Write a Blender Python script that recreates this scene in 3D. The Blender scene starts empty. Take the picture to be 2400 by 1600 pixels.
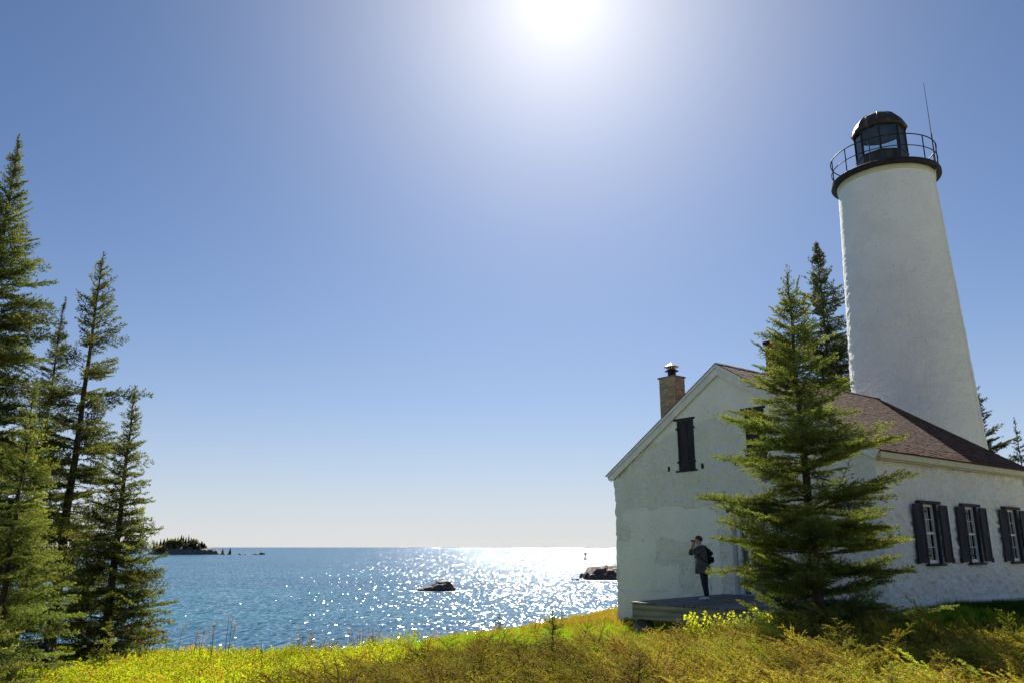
import bpy, bmesh, math, random
import numpy as np
from mathutils import Vector, Matrix

# ------------------------------------------------------------------ camera, sky, sun, exposure
CAM_Z = 6.0                      # metres above the lake
PITCH = 0.2524
SUN_EL, SUN_AZ = math.radians(38.0), math.radians(3.9)     # azimuth clockwise from +Y
SUN_DIR = Vector((math.cos(SUN_EL) * math.sin(SUN_AZ), math.cos(SUN_EL) * math.cos(SUN_AZ), math.sin(SUN_EL)))
scene = bpy.context.scene
COL = scene.collection

cam_data = bpy.data.cameras.new("camera")
cam_data.lens = 28.0
cam_data.sensor_width = 36.0
cam_data.clip_start = 0.1
cam_data.clip_end = 100000.0
cam = bpy.data.objects.new("camera", cam_data)
COL.objects.link(cam)
cam.location = (0, 0, CAM_Z)
cam.rotation_euler = (math.pi / 2 + PITCH, 0, 0)
scene.camera = cam

world = bpy.data.worlds.new("World")
scene.world = world
world.use_nodes = True
wn, wl = world.node_tree.nodes, world.node_tree.links
wn.clear()
SKY_STRENGTH = 0.0505
sky = wn.new("ShaderNodeTexSky")
sky.sky_type = 'NISHITA'
sky.sun_disc = False
sky.sun_elevation = SUN_EL
sky.sun_rotation = SUN_AZ
sky.altitude = 100
sky.air_density = 0.6
sky.dust_density = 0.15
sky.ozone_density = 4.0
hsv = wn.new("ShaderNodeHueSaturation")
hsv.inputs['Saturation'].default_value = 1.14
hsv.inputs['Value'].default_value = 1.0
wl.new(sky.outputs[0], hsv.inputs['Color'])
# bright aureole of the sun itself (the disc and the forward-scattered light around it)
tc = wn.new("ShaderNodeTexCoord")
nrm = wn.new("ShaderNodeVectorMath"); nrm.operation = 'NORMALIZE'
wl.new(tc.outputs['Generated'], nrm.inputs[0])
dot = wn.new("ShaderNodeVectorMath"); dot.operation = 'DOT_PRODUCT'
dot.inputs[1].default_value = SUN_DIR
wl.new(nrm.outputs[0], dot.inputs[0])
def wmath(op, a, b=None):
    n = wn.new("ShaderNodeMath"); n.operation = op
    for i, v in enumerate((a, b)):
        if v is None: continue
        if hasattr(v, 'links'): wl.new(v, n.inputs[i])
        else: n.inputs[i].default_value = v
    return n.outputs[0]
cl = wmath('MINIMUM', dot.outputs['Value'], 0.99999)
ang = wmath('MULTIPLY', wmath('ARCCOSINE', cl), 180 / math.pi)
g1 = wmath('MULTIPLY', wmath('EXPONENT', wmath('MULTIPLY', wmath('POWER', wmath('DIVIDE', ang, 1.2), 2.0), -1.0)), 3.0)
g2 = wmath('MULTIPLY', wmath('EXPONENT', wmath('DIVIDE', ang, -8.0)), 8.2)
g3 = wmath('MULTIPLY', wmath('EXPONENT', wmath('DIVIDE', ang, -25.0)), 0.4)
gsum = wmath('ADD', wmath('ADD', g1, g2), g3)
gcol = wn.new("ShaderNodeVectorMath"); gcol.operation = 'SCALE'
gcol.inputs[0].default_value = (1.04, 0.965, 0.80)
wl.new(gsum, gcol.inputs['Scale'])
# pale haze along the horizon, all the way round
sepd = wn.new("ShaderNodeSeparateXYZ"); wl.new(nrm.outputs[0], sepd.inputs[0])
hz_f = wmath('MULTIPLY', wmath('EXPONENT', wmath('MULTIPLY', wmath('MAXIMUM', sepd.outputs[2], 0.0), -11.0)), 0.9)
hz_b = wmath('MULTIPLY', wmath('EXPONENT', wmath('MULTIPLY', wmath('MAXIMUM', sepd.outputs[2], 0.0), -5.0)), 0.78)
hmix0 = wn.new("ShaderNodeMix"); hmix0.data_type = 'RGBA'
hmix0.inputs[7].default_value = (3.75, 4.5, 5.2, 1)
wl.new(hz_b, hmix0.inputs[0]); wl.new(hsv.outputs[0], hmix0.inputs[6])
hmix = wn.new("ShaderNodeMix"); hmix.data_type = 'RGBA'
hmix.inputs[7].default_value = (6.9, 6.85, 6.8, 1)
wl.new(hz_f, hmix.inputs[0]); wl.new(hmix0.outputs[2], hmix.inputs[6])
addv = wn.new("ShaderNodeVectorMath"); addv.operation = 'ADD'
wl.new(hmix.outputs[2], addv.inputs[0]); wl.new(gcol.outputs[0], addv.inputs[1])
bg = wn.new("ShaderNodeBackground")
bg.inputs['Strength'].default_value = SKY_STRENGTH
wl.new(addv.outputs[0], bg.inputs['Color'])
wo = wn.new("ShaderNodeOutputWorld")
wl.new(bg.outputs[0], wo.inputs['Surface'])

sun_data = bpy.data.lights.new("sun", 'SUN')
sun_data.energy = 5.0
sun_data.angle = math.radians(0.53)
sun_data.color = (1.0, 0.94, 0.84)
sun = bpy.data.objects.new("sun", sun_data)
COL.objects.link(sun)
sun.location = (0, 0, 60)
sun.rotation_euler = (-SUN_DIR).to_track_quat('-Z', 'Y').to_euler()

scene.view_settings.view_transform = 'Standard'
scene.view_settings.look = 'None'
scene.view_settings.exposure = 1.1
scene.view_settings.gamma = 1.0
scene.view_settings.use_curve_mapping = False
scene.render.engine = 'CYCLES'
scene.cycles.max_bounces = 8
scene.cycles.transparent_max_bounces = 12
scene.cycles.caustics_reflective = False
scene.cycles.caustics_refractive = False
scene.cycles.sample_clamp_indirect = 6.0
scene.cycles.use_denoising = True

# ------------------------------------------------------------------ noise helpers
def _hash(ix, iy, iz, seed):
    h = (ix.astype(np.int64) * 374761393 + iy.astype(np.int64) * 668265263 + iz.astype(np.int64) * 2147483647 + seed * 974634777) & 0xffffffff
    h = ((h ^ (h >> 13)) * 1274126177) & 0xffffffff
    h = (h ^ (h >> 16)) & 0xffffff
    return h / float(0xffffff)

def vnoise(x, y, z=0.0, seed=0):
    x, y, z = np.broadcast_arrays(np.asarray(x, float), np.asarray(y, float), np.asarray(z, float))
    ix, iy, iz = np.floor(x), np.floor(y), np.floor(z)
    fx, fy, fz = x - ix, y - iy, z - iz
    fx, fy, fz = [f * f * f * (f * (f * 6 - 15) + 10) for f in (fx, fy, fz)]
    r = 0
    for dx in (0, 1):
        for dy in (0, 1):
            for dz in (0, 1):
                w = (fx if dx else 1 - fx) * (fy if dy else 1 - fy) * (fz if dz else 1 - fz)
                r = r + w * _hash(ix + dx, iy + dy, iz + dz, seed)
    return r * 2 - 1

def fbm(x, y, z=0.0, seed=0, octv=3):
    a, r, f = 1.0, 0, 1.0
    for o in range(octv):
        r = r + a * vnoise(np.asarray(x) * f, np.asarray(y) * f, np.asarray(z) * f, seed + o * 17)
        a *= 0.5; f *= 2.03
    return r / 1.75

def sstep(a, b, x):
    t = np.clip((x - a) / (b - a), 0, 1)
    return t * t * (3 - 2 * t)

# ------------------------------------------------------------------ object helpers
def tag(o, label=None, cat=None, group=None, kind=None):
    if label: o["label"] = label
    if cat: o["category"] = cat
    if group: o["group"] = group
    if kind: o["kind"] = kind
    return o

def empty(name, loc, rz=0.0):
    o = bpy.data.objects.new(name, None)
    COL.objects.link(o)
    o.location = loc
    o.rotation_euler = (0, 0, rz)
    o.empty_display_size = 0.2
    return o

def link(name, me, parent=None, mat=None):
    o = bpy.data.objects.new(name, me)
    COL.objects.link(o)
    if parent: o.parent = parent
    if mat is not None and not me.materials: me.materials.append(mat)
    return o

def mesh_data(name, V, Fc, smooth=False, colors=None):
    me = bpy.data.meshes.new(name)
    me.from_pydata([tuple(map(float, v)) for v in V], [], [tuple(map(int, f)) for f in Fc])
    if smooth: me.polygons.foreach_set('use_smooth', np.ones(len(me.polygons), bool))
    if colors is not None:
        a = me.attributes.new('Col', 'FLOAT_COLOR', 'POINT')
        c = np.ones((len(V), 4), np.float32); c[:, :3] = colors
        a.data.foreach_set('color', c.ravel())
    me.update()
    return me

def soup(name, T, C, mat, parent=None):
    """triangle soup: T (N,3,3), C (N,3)"""
    T = np.ascontiguousarray(T, np.float32); N = len(T)
    me = bpy.data.meshes.new(name)
    me.vertices.add(3 * N); me.loops.add(3 * N); me.polygons.add(N)
    me.vertices.foreach_set('co', T.reshape(-1))
    me.loops.foreach_set('vertex_index', np.arange(3 * N, dtype=np.int32))
    me.polygons.foreach_set('loop_start', np.arange(0, 3 * N, 3, dtype=np.int32))
    a = me.attributes.new('Col', 'FLOAT_COLOR', 'POINT')
    c = np.ones((3 * N, 4), np.float32); c[:, :3] = np.repeat(C, 3, axis=0)
    a.data.foreach_set('color', c.ravel())
    me.update(calc_edges=True)
    me.materials.append(mat)
    return link(name, me, parent)

class MB:
    """collects simple solids, builds ONE mesh"""
    def __init__(s): s.V = []; s.F = []
    def add(s, V, Fc):
        n = len(s.V); s.V += [tuple(v) for v in V]; s.F += [tuple(i + n for i in f) for f in Fc]; return s
    def box(s, x0, x1, y0, y1, z0, z1):
        V = [(x, y, z) for z in (z0, z1) for y in (y0, y1) for x in (x0, x1)]
        return s.add(V, [(0, 2, 3, 1), (4, 5, 7, 6), (0, 1, 5, 4), (2, 6, 7, 3), (0, 4, 6, 2), (1, 3, 7, 5)])
    def hexa(s, P):          # 8 points: bottom ring 4, top ring 4
        return s.add(P, [(3, 2, 1, 0), (4, 5, 6, 7), (0, 1, 5, 4), (1, 2, 6, 5), (2, 3, 7, 6), (3, 0, 4, 7)])
    def tube(s, pts, rad, n=8, cap=True):
        pts = [Vector(p) for p in pts]
        if not hasattr(rad, '__len__'): rad = [rad] * len(pts)
        rings = []
        for i, p in enumerate(pts):
            d = (pts[min(i + 1, len(pts) - 1)] - pts[max(i - 1, 0)]).normalized()
            a = d.orthogonal().normalized() if i == 0 else (a - d * a.dot(d)).normalized()
            b = d.cross(a)
            rings.append([p + (a * math.cos(2 * math.pi * k / n) + b * math.sin(2 * math.pi * k / n)) * rad[i] for k in range(n)])
        V = [v for r in rings for v in r]; Fc = []
        for i in range(len(rings) - 1):
            for k in range(n):
                k2 = (k + 1) % n
                Fc.append((i * n + k, i * n + k2, (i + 1) * n + k2, (i + 1) * n + k))
        if cap:
            Fc.append(tuple(reversed(range(n)))); Fc.append(tuple((len(rings) - 1) * n + k for k in range(n)))
        return s.add(V, Fc)
    def lathe(s, prof, n=48, cx=0, cy=0, phase=0.0, cap=True):
        V = [(cx + r * math.cos(phase + 2 * math.pi * k / n), cy + r * math.sin(phase + 2 * math.pi * k / n), z) for r, z in prof for k in range(n)]
        Fc = []
        for i in range(len(prof) - 1):
            for k in range(n):
                k2 = (k + 1) % n
                Fc.append((i * n + k, i * n + k2, (i + 1) * n + k2, (i + 1) * n + k))
        if cap:
            Fc.append(tuple(reversed(range(n)))); Fc.append(tuple((len(prof) - 1) * n + k for k in range(n)))
        return s.add(V, Fc)
    def data(s, name, smooth=False): return mesh_data(name, s.V, s.F, smooth)
    def build(s, name, mat, parent=None, smooth=False, bevel=0.0):
        me = s.data(name, smooth)
        if bevel:
            bm = bmesh.new(); bm.from_mesh(me)
            bmesh.ops.bevel(bm, geom=bm.edges[:], offset=bevel, segments=1, affect='EDGES')
            bm.to_mesh(me); bm.free()
        return link(name, me, parent, mat)

# ------------------------------------------------------------------ materials
def new_mat(name):
    m = bpy.data.materials.new(name); m.use_nodes = True
    nt = m.node_tree; nt.nodes.clear()
    out = nt.nodes.new("ShaderNodeOutputMaterial")
    b = nt.nodes.new("ShaderNodeBsdfPrincipled")
    nt.links.new(b.outputs[0], out.inputs[0])
    return m, nt, b, out

def N(nt, t, **kw):
    n = nt.nodes.new(t)
    for k, v in kw.items():
        if k in n.inputs: n.inputs[k].default_value = v
        else: setattr(n, k, v)
    return n

def noise_mat(name, c1, c2, scale=4.0, rough=0.85, bump=0.0, bump_scale=None, detail=6, metal=0.0, stretch=(1, 1, 1), rand=0.0, coords='Object', spec=0.3, mid=0.5, width=0.3):
    m, nt, b, out = new_mat(name)
    t = N(nt, "ShaderNodeTexCoord"); mp = N(nt, "ShaderNodeMapping"); mp.inputs['Scale'].default_value = stretch
    nt.links.new(t.outputs[coords], mp.inputs[0])
    n = N(nt, "ShaderNodeTexNoise"); n.inputs['Scale'].default_value = scale; n.inputs['Detail'].default_value = detail
    nt.links.new(mp.outputs[0], n.inputs['Vector'])
    r = N(nt, "ShaderNodeValToRGB")
    r.color_ramp.elements[0].position = mid - width / 2; r.color_ramp.elements[1].position = mid + width / 2
    r.color_ramp.elements[0].color = (*c1, 1); r.color_ramp.elements[1].color = (*c2, 1)
    nt.links.new(n.outputs[0], r.inputs[0])
    col = r.outputs[0]
    if rand:
        oi = N(nt, "ShaderNodeObjectInfo")
        mr = N(nt, "ShaderNodeMapRange"); mr.inputs['To Min'].default_value = 1 - rand; mr.inputs['To Max'].default_value = 1 + rand
        nt.links.new(oi.outputs['Random'], mr.inputs[0])
        vs = N(nt, "ShaderNodeVectorMath", operation='SCALE')
        nt.links.new(col, vs.inputs[0]); nt.links.new(mr.outputs[0], vs.inputs['Scale'])
        col = vs.outputs[0]
    nt.links.new(col, b.inputs['Base Color'])
    b.inputs['Roughness'].default_value = rough; b.inputs['Metallic'].default_value = metal
    b.inputs['Specular IOR Level'].default_value = spec
    if bump:
        n2 = N(nt, "ShaderNodeTexNoise"); n2.inputs['Scale'].default_value = bump_scale or scale * 4; n2.inputs['Detail'].default_value = 5
        nt.links.new(mp.outputs[0], n2.inputs['Vector'])
        bp = N(nt, "ShaderNodeBump"); bp.inputs['Strength'].default_value = 1.0; bp.inputs['Distance'].default_value = bump
        nt.links.new(n2.outputs[0], bp.inputs['Height']); nt.links.new(bp.outputs[0], b.inputs['Normal'])
    return m

def leaf_mat(name, trans=0.45, tint=(1.25, 1.15, 0.55), rough=0.7, spec=0.08):
    m, nt, b, out = new_mat(name)
    at = N(nt, "ShaderNodeAttribute"); at.attribute_name = 'Col'
    nt.links.new(at.outputs['Color'], b.inputs['Base Color'])
    b.inputs['Roughness'].default_value = rough; b.inputs['Specular IOR Level'].default_value = spec
    tr = N(nt, "ShaderNodeBsdfTranslucent")
    mu = N(nt, "ShaderNodeVectorMath", operation='MULTIPLY'); mu.inputs[1].default_value = tint
    nt.links.new(at.outputs['Color'], mu.inputs[0]); nt.links.new(mu.outputs[0], tr.inputs['Color'])
    mx = N(nt, "ShaderNodeMixShader"); mx.inputs[0].default_value = trans
    nt.links.new(b.outputs[0], mx.inputs[1]); nt.links.new(tr.outputs[0], mx.inputs[2]); nt.links.new(mx.outputs[0], out.inputs[0])
    return m

def attr_mat(name, rough=0.85, bump=0.0, bscale=20.0, spec=0.25):
    m, nt, b, out = new_mat(name)
    at = N(nt, "ShaderNodeAttribute"); at.attribute_name = 'Col'
    nt.links.new(at.outputs['Color'], b.inputs['Base Color'])
    b.inputs['Roughness'].default_value = rough; b.inputs['Specular IOR Level'].default_value = spec
    if bump:
        t = N(nt, "ShaderNodeTexCoord")
        n2 = N(nt, "ShaderNodeTexNoise"); n2.inputs['Scale'].default_value = bscale; n2.inputs['Detail'].default_value = 5
        nt.links.new(t.outputs['Object'], n2.inputs['Vector'])
        bp = N(nt, "ShaderNodeBump"); bp.inputs['Distance'].default_value = bump
        nt.links.new(n2.outputs[0], bp.inputs['Height']); nt.links.new(bp.outputs[0], b.inputs['Normal'])
    return m

M = {}
def stucco_mat(name, c1, c2):
    m, nt, b, out = new_mat(name)
    t = N(nt, "ShaderNodeTexCoord")
    n = N(nt, "ShaderNodeTexNoise"); n.inputs['Scale'].default_value = 0.9; n.inputs['Detail'].default_value = 8; n.inputs['Roughness'].default_value = 0.65
    nt.links.new(t.outputs['Object'], n.inputs['Vector'])
    r = N(nt, "ShaderNodeValToRGB"); r.color_ramp.elements[0].position = 0.35; r.color_ramp.elements[1].position = 0.62
    r.color_ramp.elements[0].color = (*c1, 1); r.color_ramp.elements[1].color = (*c2, 1)
    nt.links.new(n.outputs[0], r.inputs[0])
    # small dirt pits
    n3 = N(nt, "ShaderNodeTexNoise"); n3.inputs['Scale'].default_value = 17; n3.inputs['Detail'].default_value = 3
    nt.links.new(t.outputs['Object'], n3.inputs['Vector'])
    r3 = N(nt, "ShaderNodeValToRGB"); r3.color_ramp.elements[0].position = 0.27; r3.color_ramp.elements[1].position = 0.36
    r3.color_ramp.elements[0].color = (0.55, 0.53, 0.45, 1); r3.color_ramp.elements[1].color = (1, 1, 1, 1)
    nt.links.new(n3.outputs[0], r3.inputs[0])
    mu = N(nt, "ShaderNodeMix", data_type='RGBA', blend_type='MULTIPLY'); mu.inputs[0].default_value = 1.0
    nt.links.new(r.outputs[0], mu.inputs[6]); nt.links.new(r3.outputs[0], mu.inputs[7])
    nt.links.new(mu.outputs[2], b.inputs['Base Color'])
    b.inputs['Roughness'].default_value = 0.9; b.inputs['Specular IOR Level'].default_value = 0.2
    at = N(nt, "ShaderNodeAttribute"); at.attribute_name = 'rough'
    n2 = N(nt, "ShaderNodeTexNoise"); n2.inputs['Scale'].default_value = 12; n2.inputs['Detail'].default_value = 5; n2.inputs['Roughness'].default_value = 0.6
    nt.links.new(t.outputs['Object'], n2.inputs['Vector'])
    mm = N(nt, "ShaderNodeMath", operation='MULTIPLY'); nt.links.new(n2.outputs[0], mm.inputs[0]); nt.links.new(at.outputs['Fac'], mm.inputs[1])
    bp = N(nt, "ShaderNodeBump"); bp.inputs['Distance'].default_value = 0.08; bp.inputs['Strength'].default_value = 1.0
    nt.links.new(mm.outputs[0], bp.inputs['Height']); nt.links.new(bp.outputs[0], b.inputs['Normal'])
    return m
M['stucco'] = stucco_mat('whitewashed_stucco', (0.80, 0.80, 0.73), (0.88, 0.88, 0.83))
M['tower_stucco'] = stucco_mat('tower_stucco', (0.80, 0.80, 0.78), (0.87, 0.87, 0.86))
M['trim_white'] = noise_mat('white_paint', (0.66, 0.67, 0.63), (0.80, 0.80, 0.77), 3, 0.6, 0.002, 30)
M['trim_cream'] = noise_mat('cream_paint', (0.50, 0.48, 0.33), (0.60, 0.58, 0.42), 3, 0.6, 0.002, 30)
M['shutter'] = noise_mat('dark_shutter_paint', (0.028, 0.029, 0.038), (0.048, 0.049, 0.062), 5, 0.7, 0.002, 40, stretch=(1, 1, 0.2), spec=0.12)
M['black_metal'] = noise_mat('black_iron_paint', (0.012, 0.012, 0.018), (0.03, 0.028, 0.034), 6, 0.6, 0.001, 60, spec=0.2)
M['dome_metal'] = noise_mat('weathered_dome_paint', (0.045, 0.033, 0.03), (0.16, 0.13, 0.115), 5, 0.55, 0.004, 30, stretch=(1, 1, 0.25), mid=0.62, width=0.2)
M['lantern_metal'] = noise_mat('lantern_grey_paint', (0.02, 0.022, 0.026), (0.06, 0.06, 0.064), 4, 0.45, 0.002, 30, stretch=(1, 1, 0.2))
M['door'] = noise_mat('grey_door_paint', (0.10, 0.10, 0.10), (0.15, 0.15, 0.15), 4, 0.55, 0.002, 40, stretch=(1, 1, 0.15))
M['wood'] = noise_mat('weathered_timber', (0.15, 0.14, 0.11), (0.38, 0.355, 0.29), 3.0, 0.85, 0.006, 24, stretch=(0.25, 1, 4), mid=0.5, width=0.35)
M['plank'] = noise_mat('grey_deck_plank', (0.12, 0.105, 0.10), (0.27, 0.245, 0.235), 3.0, 0.8, 0.004, 20, stretch=(5, 0.4, 1), rand=0.22)
M['shingle'] = noise_mat('cedar_shingle', (0.062, 0.035, 0.025), (0.155, 0.09, 0.062), 6, 0.9, 0.004, 40, stretch=(1, 0.25, 1), rand=0.35, spec=0.06)
M['shingle_mass'] = attr_mat('cedar_shingle_rows', 0.9, 0.004, 30, 0.06)
M['brick'] = noise_mat('tan_brick', (0.28, 0.215, 0.14), (0.46, 0.37, 0.25), 9, 0.9, 0.006, 40, rand=0.3)
M['brick_red'] = noise_mat('red_brown_brick', (0.22, 0.10, 0.06), (0.34, 0.17, 0.10), 9, 0.9, 0.006, 40, rand=0.3)
M['mortar'] = noise_mat('mortar', (0.28, 0.25, 0.20), (0.40, 0.36, 0.29), 20, 0.95, 0.004, 60)
M['rust'] = noise_mat('rusty_flue', (0.14, 0.075, 0.045), (0.32, 0.19, 0.11), 8, 0.55, 0.002, 40, metal=0.3)
M['rock'] = noise_mat('dark_wet_rock', (0.03, 0.024, 0.022), (0.10, 0.075, 0.065), 1.2, 0.7, 0.08, 3)
M['rock_far'] = noise_mat('basalt_shore_hazed', (0.08, 0.078, 0.08), (0.17, 0.155, 0.145), 0.5, 0.85, 0.3, 1.2)  # island rock lightened, paleness of distant haze put into the colour
M['stone'] = noise_mat('foundation_stone', (0.09, 0.085, 0.075), (0.24, 0.22, 0.19), 3, 0.9, 0.03, 8)
M['bark'] = noise_mat('spruce_bark', (0.03, 0.022, 0.017), (0.10, 0.075, 0.055), 9, 0.95, 0.02, 25, stretch=(1, 1, 0.3))
M['needle'] = leaf_mat('spruce_needles', 0.42)
M['leaf'] = leaf_mat('thin_leaves', 0.55, (1.3, 1.2, 0.4))
M['dry'] = leaf_mat('dry_foliage', 0.35, (1.15, 1.05, 0.8))
M['soil'] = noise_mat('ground_thatch', (0.17, 0.165, 0.085), (0.30, 0.285, 0.16), 1.5, 0.95, 0.03, 6)

def glass_mat():
    m, nt, b, out = new_mat('window_glass')
    tr = N(nt, "ShaderNodeBsdfTransparent"); tr.inputs[0].default_value = (0.86, 0.9, 0.9, 1)
    gl = N(nt, "ShaderNodeBsdfGlossy"); gl.inputs['Roughness'].default_value = 0.03
    fr = N(nt, "ShaderNodeFresnel"); fr.inputs[0].default_value = 1.5
    mx = N(nt, "ShaderNodeMixShader")
    nt.links.new(fr.outputs[0], mx.inputs[0]); nt.links.new(tr.outputs[0], mx.inputs[1]); nt.links.new(gl.outputs[0], mx.inputs[2])
    nt.links.new(mx.outputs[0], out.inputs[0])
    return m
M['glass'] = glass_mat()

# ------------------------------------------------------------------ terrain
SH_X = [-200, -60, -22, -15, -10.8, -7.6, -4.6, -2.5, 1.2, 4.2, 10, 20, 50, 90, 260]
SH_Y = [40, 34, 32, 29, 23.6, 22.6, 23.4, 27.0, 32.5, 36.5, 46, 58, 80, 95, 130]
def shore_y(x): return np.interp(x, SH_X, SH_Y)
def ground_z(x, y):
    """world height of the land"""
    x = np.asarray(x, float); y = np.asarray(y, float)
    xa = np.where(x < 0, 0.02 * np.maximum(x, -15), 0.0808 * np.minimum(x, 12.5) * (0.35 + 0.65 * sstep(13.0, 24.0, y)))
    z = CAM_Z - 1.65 + xa - 0.0441 * np.clip(y, -3, 34)
    z = z + 0.06 * fbm(x * 0.35, y * 0.35, seed=3)
    z = z - 0.33 * sstep(-1.0, -5.0, x)
    z = z - 0.13 * np.exp(-((x - 3.4) ** 2 + (y - 28.5) ** 2) / 8.0)
    z = z - 0.12 * np.exp(-((x - 4.2) ** 2 + (y - 19.3) ** 2) / 16.0)
    d = y - shore_y(x)
    z = z - np.logaddexp(0, (d - 0.3) * 3.0) / 3.0 * 1.1
    return np.maximum(z, -3.0)

gx = np.unique(np.concatenate([np.linspace(-200, -30, 35), np.linspace(-30, 30, 151), np.linspace(30, 260, 47)]))
gy = np.unique(np.concatenate([np.linspace(-60, 5, 20), np.linspace(5, 50, 131), np.linspace(50, 150, 40)]))
GX, GY = np.meshgrid(gx, gy)
GZ = ground_z(GX, GY)
nx, ny = len(gx), len(gy)
idx = np.arange(nx * ny).reshape(ny, nx)
quads = np.stack([idx[:-1, :-1], idx[:-1, 1:], idx[1:, 1:], idx[1:, :-1]], -1).reshape(-1, 4)
ground = link('ground', mesh_data('ground', np.stack([GX, GY, GZ], -1).reshape(-1, 3), quads, True), None, M['soil'])
tag(ground, 'grassy headland sloping down to the lake shore', 'ground', kind='structure')

# lake ---------------------------------------------------------------
ROCKS = [(-10.6, 119.0, 4.2), (22.5, 158.0, 9.0)]
def water_mat():
    m, nt, b, out = new_mat('lake_water')
    t = N(nt, "ShaderNodeTexCoord")
    def noise(scale, stretch, det=2.0, rough=0.5):
        mp = N(nt, "ShaderNodeMapping"); mp.inputs['Scale'].default_value = stretch
        mp.inputs['Rotation'].default_value = (0, 0, 0.25)
        nt.links.new(t.outputs['Object'], mp.inputs[0])
        n = N(nt, "ShaderNodeTexNoise"); n.inputs['Scale'].default_value = scale; n.inputs['Detail'].default_value = det; n.inputs['Roughness'].default_value = rough
        nt.links.new(mp.outputs[0], n.inputs['Vector'])
        return n
    acc = None
    for sc, st, k in ((0.35, (0.6, 1, 1), 0.5), (1.5, (0.7, 1, 1), 0.8), (2.4, (1.0, 0.22, 1), 1.3)):
        n = noise(sc, st, 2.0)
        s = N(nt, "ShaderNodeVectorMath", operation='SUBTRACT'); s.inputs[1].default_value = (0.5, 0.5, 0.5)
        nt.links.new(n.outputs['Color'], s.inputs[0])
        k2 = N(nt, "ShaderNodeVectorMath", operation='MULTIPLY'); k2.inputs[1].default_value = (k * 1.1, k * 0.86, 0)
        nt.links.new(s.outputs[0], k2.inputs[0])
        if acc is None: acc = k2.outputs[0]
        else:
            a = N(nt, "ShaderNodeVectorMath", operation='ADD'); nt.links.new(acc, a.inputs[0]); nt.links.new(k2.outputs[0], a.inputs[1]); acc = a.outputs[0]
    # only wave faces turned to the shore are seen at this low angle
    sx = N(nt, "ShaderNodeSeparateXYZ"); nt.links.new(acc, sx.inputs[0])
    ab = N(nt, "ShaderNodeMath", operation='ABSOLUTE'); nt.links.new(sx.outputs[1], ab.inputs[0])
    ng = N(nt, "ShaderNodeMath", operation='MULTIPLY_ADD'); nt.links.new(ab.outputs[0], ng.inputs[0]); ng.inputs[1].default_value = -1.0; ng.inputs[2].default_value = -0.04
    up = N(nt, "ShaderNodeCombineXYZ"); nt.links.new(sx.outputs[0], up.inputs[0]); nt.links.new(ng.outputs[0], up.inputs[1]); up.inputs[2].default_value = 1.0
    no = N(nt, "ShaderNodeVectorMath", operation='NORMALIZE'); nt.links.new(up.outputs[0], no.inputs[0])
    nt.links.new(no.outputs[0], b.inputs['Normal'])
    # water body: deep blue with paler sandy shallows
    big = noise(0.035, (0.45, 1, 1), 3.0)
    r = N(nt, "ShaderNodeValToRGB"); r.color_ramp.elements[0].position = 0.42; r.color_ramp.elements[1].position = 0.66
    r.color_ramp.elements[0].color = (0.028, 0.095, 0.150, 1); r.color_ramp.elements[1].color = (0.035, 0.14, 0.185, 1)
    nt.links.new(big.outputs[0], r.inputs[0])
    col = r.outputs[0]
    foam_n = noise(1.3, (0.5, 1, 1), 6.0, 0.65)
    foam = None
    for (cx, cy, rr) in ROCKS:
        s = N(nt, "ShaderNodeVectorMath", operation='SUBTRACT'); s.inputs[1].default_value = (cx, cy, 0); nt.links.new(t.outputs['Object'], s.inputs[0])
        q = N(nt, "ShaderNodeVectorMath", operation='MULTIPLY'); q.inputs[1].default_value = (1 / rr, 1.6 / rr, 0); nt.links.new(s.outputs[0], q.inputs[0])
        ln = N(nt, "ShaderNodeVectorMath", operation='LENGTH'); nt.links.new(q.outputs[0], ln.inputs[0])
        mr = N(nt, "ShaderNodeMapRange", interpolation_type='SMOOTHSTEP'); mr.inputs['From Min'].default_value = 0.75; mr.inputs['From Max'].default_value = 1.7
        mr.inputs['To Min'].default_value = 1; mr.inputs['To Max'].default_value = 0
        nt.links.new(ln.outputs['Value'], mr.inputs[0])
        if foam is None: foam = mr.outputs[0]
        else:
            a = N(nt, "ShaderNodeMath", operation='MAXIMUM'); nt.links.new(foam, a.inputs[0]); nt.links.new(mr.outputs[0], a.inputs[1]); foam = a.outputs[0]
    a = N(nt, "ShaderNodeMath", operation='ADD'); nt.links.new(foam, a.inputs[0]); nt.links.new(foam_n.outputs[0], a.inputs[1])
    mr = N(nt, "ShaderNodeMapRange"); mr.inputs['From Min'].default_value = 1.28; mr.inputs['From Max'].default_value = 1.62
    nt.links.new(a.outputs[0], mr.inputs[0])
    mx = N(nt, "ShaderNodeMix", data_type='RGBA'); mx.inputs[7].default_value = (0.75, 0.78, 0.8, 1)
    nt.links.new(mr.outputs[0], mx.inputs[0]); nt.links.new(col, mx.inputs[6]); nt.links.new(mx.outputs[2], b.inputs['Base Color'])
    mr2 = N(nt, "ShaderNodeMapRange"); mr2.inputs['To Min'].default_value = 0.12; mr2.inputs['To Max'].default_value = 0.9
    nt.links.new(mr.outputs[0], mr2.inputs[0]); nt.links.new(mr2.outputs[0], b.inputs['Roughness'])
    b.inputs['IOR'].default_value = 1.333
    return m
M['water'] = water_mat()
lk = MB()
S = 60000.0
lk.add([(-S, -200, 0), (S, -200, 0), (S, S, 0), (-S, S, 0)], [(0, 1, 2, 3)])
lake = lk.build('lake', M['water'])
tag(lake, 'wide blue lake glittering in the sun', 'lake', kind='structure')

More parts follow.
